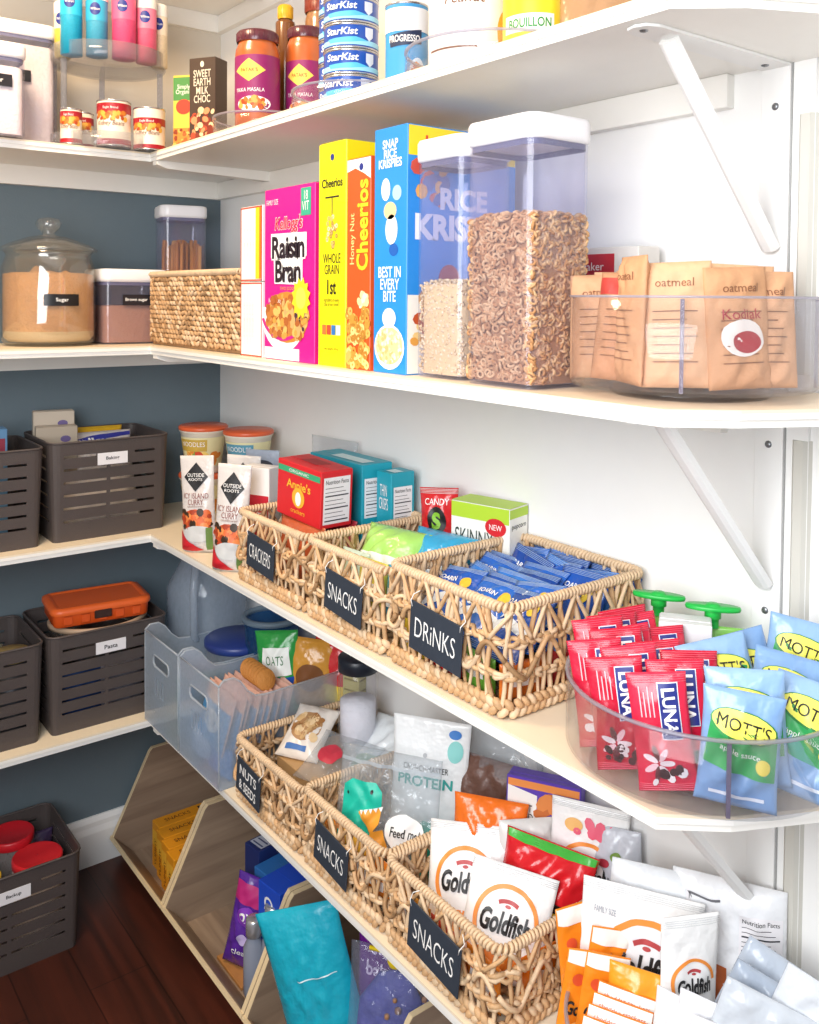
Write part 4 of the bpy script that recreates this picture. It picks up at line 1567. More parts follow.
for k, (x, y, w, d, h, z) in enumerate(((0.795, -0.082, .20, .075, .222, 0), (0.925, -0.058, .05, .058, .21, 0))):
    m = carton(w, d, h, card('#1f9fb4'))
    SS, S = SR(w, d), SF(w, d)
    nutri(m, SS, -d / 2 + .006, h - .108, d / 2 - .006, h - .028)
    m.T(S, 'THIN\nCRISPS', 0, h - .05, w * .6, .05, WHT, 3)
    m.Q(ST(w, d, h + .0006), -w * .2, -d * .3, w * .4, d * .1, ink('#d7eef0'), 1)
    put(tag(m.build('teal_box'), ['large teal box standing at the back of the Crackers basket', 'narrow teal box right of the larger teal one'][k], 'box'), x, y, Z + z, 0)
m, S = pouch(.16, .255, .05, BAGGY, 'pillow', 12, .003)
put(tag(m.build('clear_bag'), 'crumpled clear plastic bag behind the teal boxes by the wall', 'bag'), 0.66, -0.05, S3, 8, 4)

# upper snacks basket
m, S = pouch(.15, .12, .07, foil('#a9dc6e'), 'pillow', 14, .003)
m.Q(S, -.06, .02, .06, .06, ink('#f0f2ea'), 2)
m.T(S, 'baby wipes', 0, .04, .08, .012, ink('#6aa84a'), 3)
put(tag(m.build('wipes_pack'), 'lime green and white soft pack in the upper Snacks basket', 'packet'), 1.075, -0.205, Z + .03, 12, 30)
m, S = pouch(.15, .13, .06, foil('#3db0e0'), 'pillow', 15, .003)
m.P(S, [(-.07, .01), (.07, .01), (.07, .06), (0, .075), (-.07, .07)], ink('#f0f4f6'), 2)
m.T(S, 'wipes', .02, .04, .05, .014, ink('#3a94c4'), 3)
put(tag(m.build('wipes_pack'), 'sky blue and white soft pack right of the lime green one', 'packet'), 1.165, -0.175, Z + .03, 10, 34)
for k, (x, y, c_) in enumerate(((1.05, -.245, '#cfe3d2'), (1.12, -.255, '#e0d25a'), (1.19, -.245, '#4aa6c8'), (1.07, -.12, '#c84a3a'), (1.16, -.10, '#e9e2d0'))):
    m, S = pouch(.075, .105, .03, foil(c_), 'pillow', 20 + k)
    m.Q(S, -.025, .04, .025, .07, WHT, 1)
    put(tag(m.build('snack_packet'), ['mint packet low in the upper Snacks basket, by its tag', 'yellow packet low in the upper Snacks basket', 'light blue packet low in the upper Snacks basket', 'red packet in the rear of the upper Snacks basket', 'cream packet in the rear of the upper Snacks basket'][k], 'packet', 'low packets in the upper Snacks basket'), x, y, Z, 5, 5)
m, S = pouch(.078, .135, .035, foil('#d3262c'), 'pillow', 30, .002, crimp=foil('#e8e2e0'))
m.E(S, 0, .075, .020, .026, BLK, 2)
m.T(S, 'S', 0, .075, .018, .032, ink('#8ac43a'), 4, bold=.05)
m.T(S, 'SMARTIES' if 0 else 'CANDY', 0, .11, .05, .012, WHT, 3)
put(tag(m.build('candy_bag'), 'red candy bag with a black badge at the back of the upper Snacks basket', 'bag'), 1.075, -0.062, Z + .065, 32, 4, -3)
w, d, h = .125, .06, .195
m = carton(w, d, h, card('#f4f2ea'))
S, SS = SF(w, d), SR(w, d)
m.Q(S, -w / 2 + .001, h - .028, w / 2 - .001, h - .001, card('#b4d63a'), 1)
m.T(S, 'SKINNY', -.012, h - .062, .082, .030, ink('#2a3a34'), 2)
m.E(S, .034, h - .036, .022, .016, ink('#d3232e'), 3)
m.T(S, 'NEW', .034, h - .036, .026, .010, WHT, 4)
m.Q(ST(w, d, h + .0006), -w / 2, -d / 2, w / 2, d / 2, card('#bada44'), 1)
m.Q(SS, -d / 2, h - .018, d / 2, h - .002, card('#b4d63a'), 1)
m.T(SS, 'popcorn', 0, h - .035, .045, .009, BLK, 2)
put(tag(m.build('popcorn_box'), 'white and lime box lettered Skinny behind the Drinks basket', 'box'), 1.195, -0.048, Z, 14)

# drinks basket sachets
BLU = ['#2059b8', '#2a6ccc', '#1a4aa0', '#3a82d8']
R = random.Random(8)
col_n = ['left', 'middle', 'right']
SK = dict(group='blue drink sachets in the wicker basket')


def sachet(mt, sd):
    m, S = pouch(.098, .122, .020, mt, 'pillow', sd, .0024, crimp=foil('#9db7dc'))
    m.P(S, [(-.044, .03), (.0, .05), (.044, .04), (.044, .052), (.0, .066), (-.044, .05)], ink('#eaf2fa'), 1)
    m.E(S, .026, .088, .010, .012, ink('#eac53a'), 2)
    m.T(S, 'ROARiN', -.014, .092, .04, .009, WHT, 2, bold=.02)
    m.T(S, 'WATERS', -.002, .022, .06, .010, ink('#cfe3f6'), 2)
    m.E(S, -.03, .068, .010, .007, ink('#dfe9f2'), 3)
    return m.build('drink_sachet')


protos = [sachet(foil(BLU[k]), 50 + k) for k in range(4)]
ct = 0
for row in range(9):
    for cc in range(3):
        x = 1.374 + (cc - 1) * .073 + R.uniform(-.006, .006)
        y = -0.270 + row * .0255 + R.uniform(-.004, .004)
        pr = protos[ct % 4]
        o = pr if ct < 4 else dup(pr)
        ordn = ['front', 'second', 'third', 'fourth', 'fifth', 'sixth', 'seventh', 'eighth', 'back'][row]
        tag(o, 'blue and white drink sachet in the Drinks basket, %s row, %s column' % (ordn, col_n[cc]), 'sachet', SK['group'])
        put(o, x, y, S3 + (0.060 if row < 6 else .040) + R.uniform(-.006, .006), R.uniform(-6, 14), R.uniform(50, 62) if row < 6 else 30, R.uniform(-9, 9))
        ct += 1
for k, (x, y, c_, rz) in enumerate(((1.29, -.28, '#e2c23a', 0), (1.36, -.285, '#d8342e', 3), (1.43, -.28, '#6fae3c', -3), (1.49, -.25, '#d9722c', 80), (1.49, -.16, '#c83a3a', 85), (1.49, -.07, '#7ab04a', 88))):
    m, S = pouch(.075, .052, .018, foil(c_), 'flat', 60 + k)
    m.Q(S, -.02, .02, .02, .036, WHT, 1)
    if k > 2:
        x = 1.488
    put(tag(m.build('snack_packet'), ['yellow packet at the foot of the Drinks basket, left of its tag', 'red packet at the foot of the Drinks basket, behind its tag', 'green packet at the foot of the Drinks basket, front right', 'orange packet low on the right side of the Drinks basket', 'red packet low on the right side of the Drinks basket', 'green packet low at the right rear of the Drinks basket'][k], 'packet', 'coloured packets low in the Drinks basket'), x, y, S3 + .013, rz, 0)

# turntable of bars
TX, TY = 1.727, -0.170
t = turntable('clear divided turntable of red energy bars and blue apple sauce pouches', 0.168, 0.100, (-45, 45, 135))
put(t, TX, TY, S3)
LR = foil('#d8213f')


def luna(sd):
    m, S = pouch(.068, .132, .020, foil(['#d8213f', '#cf1d3a', '#e02a48'][sd % 3]), 'pillow', 90 + sd, .0016, crimp=foil('#e85a70'))
    m.Q(S, .000, .060, .024, .122, ink('#e9eef6'), 1, 3, 6)
    m.Q(S, .0012, .0612, .0228, .1208, ink('#1f2a7c'), 3, 3, 6)
    m.T(S, 'LUNA', .012, .091, .050, .0155, WHT, 5, rot=-pi / 2, bold=.03)
    for q in range(4):
        m.Q(S, -.022 + .005 * q, .085, -.0205 + .005 * q, .118 - .006 * (q % 2), ink('#f2b8c0'), 2)
    for q in range(7):
        a = q * .9
        m.E(S, -.008 + .010 * cos(a), .034 + .012 * sin(a), .009, .0035, ink(['#f8e6e8', '#f3c6cc', '#6a2a30'][q % 3]), 2 + .3 * q, rot=a)
    m.blobs(S, -.024, .012, .018, .03, 10, .006, [ink('#4a2226'), ink('#3a181c'), ink('#f6eaea')], 5, sd)
    return m.build('energy_bar')


lspec = [(-.066, -.100, 44, 4, -8, 'front left, face with full lettering visible'), (-.014, -.126, 40, 4, -8, 'front middle, face with full lettering visible'), (.046, -.124, 38, 5, -8, 'front right by the divider, face with full lettering'),
         (-.098, -.056, 52, 10, -7, 'leftmost, leaning on the rim'), (-.056, -.070, 44, 14, -8, 'second row, left'), (-.008, -.100, 40, 12, -10, 'second row, middle'), (.050, -.100, 40, 14, -6, 'second row, right'),
         (-.092, -.028, 50, 20, -8, 'third row, left'), (-.048, -.044, 44, 20, -14, 'third row, middle'), (.004, -.064, 42, 22, -10, 'third row, right'),
         (-.100, .008, 60, 14, -8, 'fourth row, left, by the wicker basket'), (-.072, .000, 50, 22, -12, 'fourth row, middle'), (-.024, -.020, 46, 24, -8, 'fourth row, right'), (.042, -.068, 40, 20, -4, 'third row, against the divider')]
pr = [luna(k) for k in range(3)]
for i, (x, y, rz, ti, ro, lb) in enumerate(lspec):
    o = pr[i] if i < 3 else dup(pr[i % 3])
    tag(o, 'red Luna energy bar in the turntable, ' + lb, 'bar', 'red energy bars in the turntable')
    put(o, TX + x, TY + y, S3 + .017 + (0.006 if i > 2 else 0), rz, ti, ro)


def motts(sd):
    m, S = pouch(.088, .125, .030, foil(['#8fb2da', '#82a6d2'][sd % 2]), 'pillow', 110 + sd, .0026)
    m.P(S, [(-.040, .045), (.040, .035), (.040, .085), (.0, .100), (-.034, .098)], ink('#36a458'), 1)
    m.E(S, .002, .090, .038, .017, ink('#2b7f3e'), 2, rot=-.15)
    m.E(S, .002, .091, .036, .015, ink('#f4ec62'), 3, rot=-.15)
    m.T(S, "MOTT'S", .002, .091, .060, .014, BLK, 5, rot=-.15)
    m.T(S, 'apple sauce', .0, .062, .045, .008, WHT, 3, rot=-.12)
    m.E(S, .026, .052, .008, .008, ink('#e8d24a'), 4)
    m.Q(S, -.03, .012, .03, .016, ink('#e8eef6'), 2)
    return m.build('fruit_pouch')


pm = [motts(0), motts(1)]
mspec = [(.108, -.062, 34, 8, -4, .014, 'front one with its yellow oval clear of the rim'), (.108, -.092, 34, 6, 4, -.001, 'lowest front one against the divider'), (.060, -.006, 52, 18, -14, .022, 'left one behind the front pouch, turned sideways'),
         (.108, -.010, 28, 22, 8, .020, 'middle one behind the front pouch'), (.088, .055, 28, 12, 8, .042, 'rear one standing highest, by the wall'), (.062, .040, 48, 16, -18, .020, 'rear left one beside the white carton'), (.140, -.030, 22, 18, 10, .006, 'right one against the rim')]
for i, (x, y, rz, ti, ro, dz, lb) in enumerate(mspec):
    o = pm[i] if i < 2 else dup(pm[i % 2])
    tag(o, "blue apple sauce pouch, " + lb, 'pouch', 'blue apple sauce pouches in the turntable')
    put(o, TX + x, TY + y, S3 + .018 + dz, rz, ti, ro)
for k, (x, y, rz, lb) in enumerate(((-.128, .078, 30, 'left'), (-.052, .098, 36, 'right'))):
    t = thing('squeeze_pouch', 'green squeeze pouch with a %s, %s one of the two' % ('bright green winged cap', lb), 'pouch', 'green squeeze pouches with winged caps')
    put(t, TX + x, TY + y, S3 + .017, rz, 3)
    m, S = pouch(.088, .112, .035, foil('#8fd05e'), 'standup', 130 + k, .002)
    m.Q(S, -.036, .03, .036, .085, ink('#4f9a44'), 1)
    m.blobs(S, -.036, .03, .036, .085, 26, .008, [ink('#a9dc84'), ink('#3d8a3c'), ink('#dff2c8')], 2, k)
    m.T(S, 'GoGo', 0, .062, .05, .016, WHT, 5)
    m.build('pouch_body', t)
    m = MB()
    m.lathe([(.008, .110), (.008, .122), (.011, .123), (.011, .140), (.007, .143), (.001, .143)], plas('#22b648'), 16)
    m.lathe([(.001, .134), (.036, .134), (.037, .137), (.036, .140), (.001, .140)], plas('#22b648'), 24, sx=1, sy=.42)
    m.build('winged_cap', t)
w, d, h = .068, .045, .128
m = carton(w, d, h, card('#f1eeee'))
S = SF(w, d)
m.T(S, 'honest', 0, .078, .052, .016, BLK, 2, bold=.02)
m.Q(S, -.028, .10, .028, .104, ink('#9a9aa0'), 2)
m.blobs(S, -.03, .01, .03, .06, 30, .007, [ink('#e6c8d8'), ink('#d7a2be'), ink('#f0e0ea')], 2, 5)
m.tube([(-.012, -.0235, .045), (.004, -.0235, .095)], .002, plas('#ffffff'), 6)
put(tag(m.build('juice_box'), 'small white juice carton lettered honest in front of the green pouches', 'box'), TX - .062, TY + .050, S3 + .0165, 36, 3)

# ================================================================== lowest shelf (S4)
b = slat_basket('grey slatted basket holding the orange box, on the lowest shelf', 0.285, 0.235, 0.232, 'Pasta', 3)
put(b, 0.135, -0.405, S4, 90)
b = slat_basket('grey slatted basket cut by the left edge on the lowest shelf', 0.285, 0.235, 0.228, 'Bowls', 4)
put(b, 0.140, -0.702, S4, 90)
t = thing('glass_bowl', 'round glass bowl with a tan rim under the orange box', 'bowl')
put(t, 0.150, -0.400, S4 + 0.125)
m = MB()
m.lathe([(.001, 0), (.05, 0), (.088, .03), (.102, .075), (.104, .098), (.100, .098), (.098, .076), (.084, .033), (.05, .005), (.001, .005)], GLASS, 40, sx=.95, sy=1.12)
m.build('glass_body', t)
m = MB()
m.lathe([(.099, .096), (.106, .096), (.107, .105), (.103, .109), (.098, .105), (.099, .096)], mat('#b59a80', .5), 40, sx=.95, sy=1.12)
m.build('tan_rim', t)
t = thing('orange_box', 'orange plastic box with a lid lying on the glass bowl', 'box')
put(t, 0.150, -0.405, S4 + 0.238, 84, 0, 0)
OR = plas('#d9541c', .4)
m = MB()
m.rsq([(.004, 0), (.001, .004), (0, .03)], .225, .145, .018, OR)
for i in range(5):
    m.box(-.09 + .04 * i, -.0745, .006, -.07 + .04 * i, -.0722, .026, OR, .001)
m.build('box_body', t)
m = MB()
m.rsq([(-.005, .030), (-.006, .034), (-.005, .042), (.006, .046), (.012, .0455), (.014, .043)], .225, .145, .02, plas('#e8662a', .4))
m.build('lid', t)
m = MB()
m.box(-.02, -.078, .012, .02, -.072, .036, plas('#3a2620'), .001)
m.build('latch', t)
m, S = pouch(.16, .2, .06, foil('#6f6b5a'), 'pillow', 200)
put(tag(m.build('dark_bag'), 'dark olive bag in the lowest shelf basket at the left edge', 'bag'), .14, -.70, S4 + .004, 85, 4)
m = MB()
m.lathe([(.001, 0), (.038, 0), (.038, .185), (.001, .185)], mat('#4a4c52', .4, metal=.3), 28)
m.lathe([(.001, .185), (.040, .185), (.040, .200), (.037, .204), (.001, .204)], plas('#b59a5a'), 28)
put(tag(m.build('lidded_tin'), 'dark tin with a tan lid in the left edge basket of the lowest shelf', 'tin'), .20, -.615, S4 + .004)
for k, (y, c_) in enumerate(((-.46, '#2f4b86'), (-.36, '#8f8d9a'))):
    m, S = pouch(.11, .12, .03, foil(c_), 'pillow', 205 + k)
    put(tag(m.build('folded_bag'), ['blue bag glimpsed through the slots under the glass bowl', 'grey bag glimpsed through the slots under the glass bowl'][k], 'bag'), .200, y, S4 + .003, 90, 3)

# frosted jug and round boxes at the back
t = thing('frosted_jug', 'large frosted plastic jug standing in the corner behind the clear bins', 'jug')
put(t, 0.185, -0.125, S4)
m = MB()
m.lathe([(.001, 0), (.098, 0), (.104, .01), (.104, .26), (.100, .275), (.062, .345), (.05, .36), (.05, .385), (.046, .385), (.046, .36), (.058, .343), (.096, .272), (.100, .26), (.100, .012), (.001, .006)], FROST, 40)
m.build('jug_body', t)
m = MB()
m.tube([(.05, -.05, .35), (.095, -.075, .345), (.112, -.088, .30), (.108, -.085, .18), (.082, -.062, .15)], .010, FROST, 8)
m.build('handle', t)
m = MB()
m.lathe([(.053, .378), (.053, .398), (.001, .4)], plas('#c9d3da'), 32)
m.build('cap', t)
t = thing('round_tub', 'round clear tub with a blue body and pale rim behind the clear bins', 'tub')
put(t, 0.462, -0.085, S4 + .0)
m = MB()
m.lathe([(.001, 0), (.052, 0), (.066, .25), (.062, .25), (.049, .005), (.001, .005)], clear('blue_tinted_plastic', '#8fb8de', .35, '#3f7fb8'), 36)
m.build('tub_body', t)
m = MB()
m.lathe([(.062, .245), (.072, .247), (.073, .256), (.064, .260), (.060, .252), (.062, .245)], clear('pale_rim_plastic', '#dfe8ee', .5, '#b9cfdc'), 36)
m.build('rim', t)
t = thing('flat_tub', 'low round tub with a dark blue lid inside the left clear bin', 'tub')
put(t, 0.375, -0.130, S4 + .005)
m = MB()
m.lathe([(.001, 0), (.07, 0), (.078, .165), (.001, .165)], FROST, 36)
m.build('tub_body', t)
m = MB()
m.lathe([(.080, .162), (.083, .166), (.083, .178), (.078, .182), (.001, .182)], plas('#2b3f86'), 36)
m.build('lid', t)


def clear_bin(label):
    t = thing('clear_bin', label, 'bin', 'frosted clear bins with cut-out handles')
    W, D, H, th = .198, .30, .226, .0028
    m = MB()
    m.box(-W / 2 + .004, -D / 2 + .004, 0, W / 2 - .004, D / 2 - .004, .003, FROST)
    prof = [(-D / 2 + .003, 0), (-D / 2, H * .97), (-D / 2 + .012, H * 1.02), (-D / 2 + .034, H * 1.02), (-D / 2 + .05, H * .97), (-D / 2 + .066, H * .87), (-D / 2 + .085, H * .80), (-D / 2 + .11, H * .785), (D / 2, H * .80), (D / 2 - .003, 0)]
    for sx in (-1, 1):
        a, b = sx * W / 2, sx * (W / 2 - th)
        m.prism(prof, 'x', min(a, b), max(a, b), FROST)
    m.prism([(-W / 2, 0), (W / 2, 0), (W / 2, H * .80), (-W / 2, H * .80)], 'y', D / 2 - th, D / 2, FROST)
    m.build('bin_shell', t)
    # front panel with the handle hole and four slots
    xs = [-W / 2 + th, -.045, -.036, -.029, -.021, -.014, -.006, .001, .009, .016, .024, .045, W / 2 - th]
    zs = [0.003, .085, .125, .150, .178, H * .97]
    m = MB()
    y = -D / 2
    for i in range(len(xs) - 1):
        for j in range(len(zs) - 1):
            if j == 3 and 1 <= i <= 10:
                continue
            if j in (1,) and i in (2, 4, 6, 8):
                continue
            m.box(xs[i], y, zs[j], xs[i + 1], y + th, zs[j + 1], FROST)
    m.build('front_panel', t)
    m = MB()
    x0, x1, z0, z1 = xs[1], xs[11], zs[3], zs[4]
    loop = [(x0 + .008, z0), (x1 - .008, z0), (x1, z0 + .008), (x1, z1 - .008), (x1 - .008, z1), (x0 + .008, z1), (x0, z1 - .008), (x0, z0 + .008)]
    m.tube([(a, y + .001, b) for a, b in loop], .0026, clear('frosted_edge', '#ffffff', .55, '#e3ecf4'), 6, True)
    m.build('handle_edge', t)
    m = MB()
    for sx in (-1, 1):
        m.tube([(sx * (W / 2 - .001), p[0], p[1]) for p in prof[1:9]], .0022, clear('frosted_edge', '#ffffff', .55, '#e3ecf4'), 6)
        m.tube([(sx * (W / 2 - .001), -D / 2 + .001, .002), (sx * (W / 2 - .001), -D / 2 + .001, H * .97)], .0018, clear('frosted_edge', '#ffffff', .55, '#e3ecf4'), 6)
    m.tube([(-W / 2, -D / 2 + .001, H * .97), (W / 2, -D / 2 + .001, H * .97)], .0022, clear('frosted_edge', '#ffffff', .55, '#e3ecf4'), 6)
    m.build('top_edge', t)
    return t


put(clear_bin('frosted clear bin with a cut-out handle next to the grey basket, nearly empty'), .383, -.183, S4)
put(clear_bin('frosted clear bin with a cut-out handle full of blue and peach packets'), .590, -.183, S4)
m = carton(.05, .11, .13, card('#3f8f76'))
put(tag(m.build('green_box'), 'green box glimpsed through the left frosted bin', 'box'), .43, -.25, S4 + .004, 0)
R = random.Random(31)
for k in range(9):
    m, S = pouch(.150, .118, .014, foil('#e9b7a2'), 'flat', 210 + k, .0012)
    m.Q(S, -.073, .002, .073, .085, foil('#4f9ad0'), 1)
    m.E(S, .0, .05, .04, .022, ink('#e8f0f6'), 2)
    put(tag(m.build('snack_packet'), 'blue packet with a peach top edge in the frosted bin, %s from the front' % ['first', 'second', 'third', 'fourth', 'fifth', 'sixth', 'seventh', 'eighth', 'last'][k], 'packet', 'blue and peach packets in the frosted bin'), .590 + R.uniform(-.006, .006), -.305 + .0175 * k, S4 + .052, R.uniform(-5, 5), 16)
for k, (x, c_) in enumerate(((.545, '#c9d7ea'), (.635, '#3a83c8'))):
    m, S = pouch(.085, .062, .04, foil(c_), 'pillow', 230 + k, .003)
    put(tag(m.build('snack_packet'), ['pale blue packet at the bottom front of the frosted bin', 'deep blue packet at the bottom front right of the frosted bin'][k], 'packet'), x, -.300, S4 + .0045, 4, 3)
m, S = pouch(.105, .185, .045, foil('#2b9a44'), 'pillow', 240, .002)
m.Q(S, -.048, .045, .048, .085, ink('#1e50b4'), 1)
m.P(S, [(-.03, .15), (.035, .15), (.04, .09), (-.035, .085)], ink('#eef2ec'), 2)
m.T(S, 'OATS', 0, .122, .045, .020, ink('#2c6e3c'), 3)
m.T(S, 'OVERNIGHT' if 0 else 'CRISPS', 0, .064, .06, .014, WHT, 3, bold=.02)
put(tag(m.build('chip_bag'), 'green and blue crisp bag standing at the back of the frosted bin', 'bag'), .592, -.132, S4 + .075, 40, 6, -6)
m, S = pouch(.12, .17, .05, foil('#d99a3c'), 'pillow', 241, .002)
m.E(S, 0, .09, .035, .03, ink('#7a4a22'), 2)
put(tag(m.build('chip_bag'), 'golden brown bag between the green bag and the red one', 'bag'), .628, -.085, S4 + .075, 48, 4, 6)
m, S = pouch(.11, .17, .04, foil('#d43238'), 'pillow', 242, .002)
m.Q(S, -.05, .03, .05, .07, ink('#efcf4a'), 1)
put(tag(m.build('chip_bag'), 'red and yellow bag at the back right of the frosted bin', 'bag'), .655, -.052, S4 + .080, 36, 6, 8)
m = MB()
for k in range(7):
    m.X = Matrix.Translation((-.03 + .0125 * k, 0, .024)) @ Matrix.Rotation(rad(68), 4, 'Y')
    m.lathe([(.001, 0), (.022, 0), (.024, .003), (.022, .006), (.001, .006)], mat('#c8843c', .7, .3, 200), 20)
put(tag(m.build('waffle_crackers'), 'row of round orange-brown crackers in front of the green bag', 'crackers'), .588, -.195, S4 + .158, 0, 0)
w, d, h = .045, .028, .222
m = carton(w, d, h, card('#c9c07a'))
S, SS = SF(w, d), SR(w, d)
for q in range(8):
    m.Q(S, -.018, .03 + .024 * q, .018, .034 + .024 * q, ink('#8a7f3a'), 1)
    m.Q(SS, -.012, .03 + .024 * q, .012, .034 + .024 * q, ink('#8a7f3a'), 1)
put(tag(m.build('tall_carton'), 'tall narrow olive-yellow carton between the frosted bin and the black-lidded jar', 'box'), .728, -.022, S4, 20)

# wicker baskets of the lowest shelf
put(wicker_basket('wicker_basket', 'open-weave wicker basket with a chalkboard tag reading Nuts and Seeds', .262, .285, .124, 11, ('NUTS', '& SEEDS'), -.05, .50, .098, .070, 6), .848, -.160, S4)
put(wicker_basket('wicker_basket', 'open-weave wicker basket tagged Snacks on the lowest shelf, holding the dinosaur pouch', .250, .285, .134, 12, 'SNACKS', -.010, .52, .104, .072, 6), 1.112, -.160, S4)
put(wicker_basket('wicker_basket', 'wicker basket tagged Snacks nearest the camera, holding white fish cracker bags', .262, .300, .132, 13, 'SNACKS', .008, .54, .120, .076, 6), 1.376, -.153, S4)
Z4 = S4 + .015
t = thing('spread_jar', 'clear jar with a black lid in the Nuts and Seeds basket', 'jar')
put(t, .850, -.095, Z4 + .06, 30)
m = MB()
m.lathe([(.001, 0), (.038, 0), (.042, .006), (.042, .165), (.039, .175), (.036, .18), (.033, .18), (.038, .165), (.038, .01), (.001, .006)], CLEAR, 36)
m.build('glass_body', t)
m = MB()
m.lathe([(.039, .177), (.042, .179), (.042, .205), (.039, .208), (.001, .208)], plas('#1d2430'), 36)
m.build('lid', t)
m = MB()
m.lathe([(.001, .007), (.0372, .011), (.0372, .115), (.001, .118)], mat('#e8e8ea', .7, .3, 100), 30)
m.build('white_filling', t)
m = carton(.20, .19, .058, card('#c8a06e'))
put(tag(m.build('flat_carton'), 'brown carton lying at the bottom of the Nuts and Seeds basket', 'box'), .850, -.135, Z4, 0)
m, S = pouch(.10, .125, .04, foil('#efe6dc'), 'pillow', 250, .003)
m.E(S, 0, .065, .036, .034, ink('#b88a5c'), 1)
m.blobs(S, -.03, .04, .03, .09, 26, .009, [ink('#d8b07a'), ink('#e9c99a'), ink('#a4703e')], 2, 3)
m.Q(S, -.03, .012, .02, .022, ink('#4a78b8'), 2)
put(tag(m.build('nut_packet'), 'white packet showing mixed nuts at the front of the Nuts and Seeds basket', 'packet'), .795, -.212, Z4 + .062, 30, 60)
m, S = pouch(.15, .12, .03, BAGGY, 'pillow', 251, .003)
m.E(S, -.02, .06, .03, .022, ink('#c8384a'), 2)
put(tag(m.build('zip_bag'), 'clear zip bag with a red print at the right of the nut packet', 'bag'), .915, -.222, Z4 + .060, 20, 66)
m, S = pouch(.13, .13, .03, foil('#e9eef0'), 'pillow', 252, .003)
m.P(S, [(-.06, .0), (.05, .02), (.05, .04), (-.06, .03)], ink('#3f8a55'), 1)
put(tag(m.build('white_pouch'), 'white pouch with a green band behind the zip bag with the red print', 'pouch'), .945, -.120, Z4 + .060, 20, 56)

# dinosaur zip pouch
m, S = pouch(.190, .175, .030, BAGGY, 'flat', 260, .003)
TEAL = ink('#18b8a0')
m.P(S, [(-.082, .060), (-.082, .110), (-.066, .122), (-.02, .122), (-.006, .110), (-.006, .086), (-.05, .070)], TEAL, 2)
m.P(S, [(-.082, .062), (-.05, .072), (-.022, .040), (-.034, .026), (-.072, .044)], TEAL, 2.5)
m.P(S, [(-.05, .070), (-.006, .084), (-.006, .060), (-.020, .040)], ink('#f0a43a'), 2)
m.P(S, [(-.02, .045), (-.035, .004), (.02, .004), (.0, .050)], ink('#f0a43a'), 3)
for q in range(5):
    m.P(S, [(-.046 + .009 * q, .0735 + .0028 * q), (-.038 + .009 * q, .0760 + .0028 * q), (-.041 + .009 * q, .067 + .0028 * q)], WHT, 5)
m.E(S, -.024, .108, .0025, .0035, BLK, 4)
m.E(S, -.072, .098, .002, .003, BLK, 4)
m.E(S, .040, .052, .036, .030, WHT, 3)
m.P(S, [(.008, .052), (.03, .03), (.028, .07)], WHT, 3)
m.T(S, 'Feed me!', .042, .052, .054, .016, BLK, 6, shear=.15, bold=.01)
m.Q(S, -.093, .150, .093, .156, clear('frosted_edge', '#ffffff', .55, '#e3ecf4'), 2)
m.P(S, [(-.09, .004), (-.06, .004), (-.062, .03), (-.088, .034)], TEAL, 3)
put(tag(m.build('zip_pouch'), 'clear zip pouch printed with a teal dinosaur and a speech bubble', 'pouch'), 1.135, -.235, Z4 + .032, 32, 14)
m, S = pouch(.150, .235, .050, foil('#f4f6f6'), 'standup', 261, .0015)
m.T(S, 'CRUNCHMASTER', -.005, .150, .090, .010, BLK, 3)
m.T(S, 'PROTEIN', -.005, .128, .110, .018, ink('#2fa59c'), 3, bold=.03)
m.E(S, .050, .185, .015, .019, ink('#8fd8d2'), 2)
m.E(S, .047, .214, .012, .008, ink('#2a78c8'), 3)
m.E(S, -.008, .172, .004, .004, ink('#b8bcc0'), 2)
put(tag(m.build('cracker_pouch'), 'tall white pouch lettered Protein standing in the lower middle wicker basket', 'pouch'), 1.125, -.130, Z4, 34, 8)
m, S = pouch(.16, .18, .05, mat('#6b4a3e', .4, .3, 60), 'pillow', 262, .003)
put(tag(m.build('dark_packet'), 'dark brown packet behind the white Protein pouch', 'packet'), 1.190, -.062, Z4, 20, 4)
m, S = pouch(.18, .235, .05, BAGGY, 'pillow', 263, .004)
put(tag(m.build('clear_bag'), 'crumpled clear bag rising behind the dark brown packet', 'bag'), 1.215, -.034, Z4, 14, 2)
m = carton(.06, .04, .088, card('#1f9a86'))
put(tag(m.build('green_box'), 'teal green box beside the right rim of the lower middle basket', 'box'), 1.195, -.175, Z4, 20)
for k, (x, c_) in enumerate(((1.03, '#e8923a'), (1.11, '#e9b23c'), (1.18, '#ef8a2c'))):
    m, S = pouch(.09, .07, .028, foil(c_), 'pillow', 265 + k)
    m.Q(S, -.03, .03, .03, .045, WHT, 1)
    put(tag(m.build('snack_packet'), ['orange packet at the front left foot of the dinosaur pouch basket', 'yellow packet at the front of the dinosaur pouch basket', 'bright orange packet at the front right of the dinosaur pouch basket'][k], 'packet'), x, -.275, Z4, 0, 2)


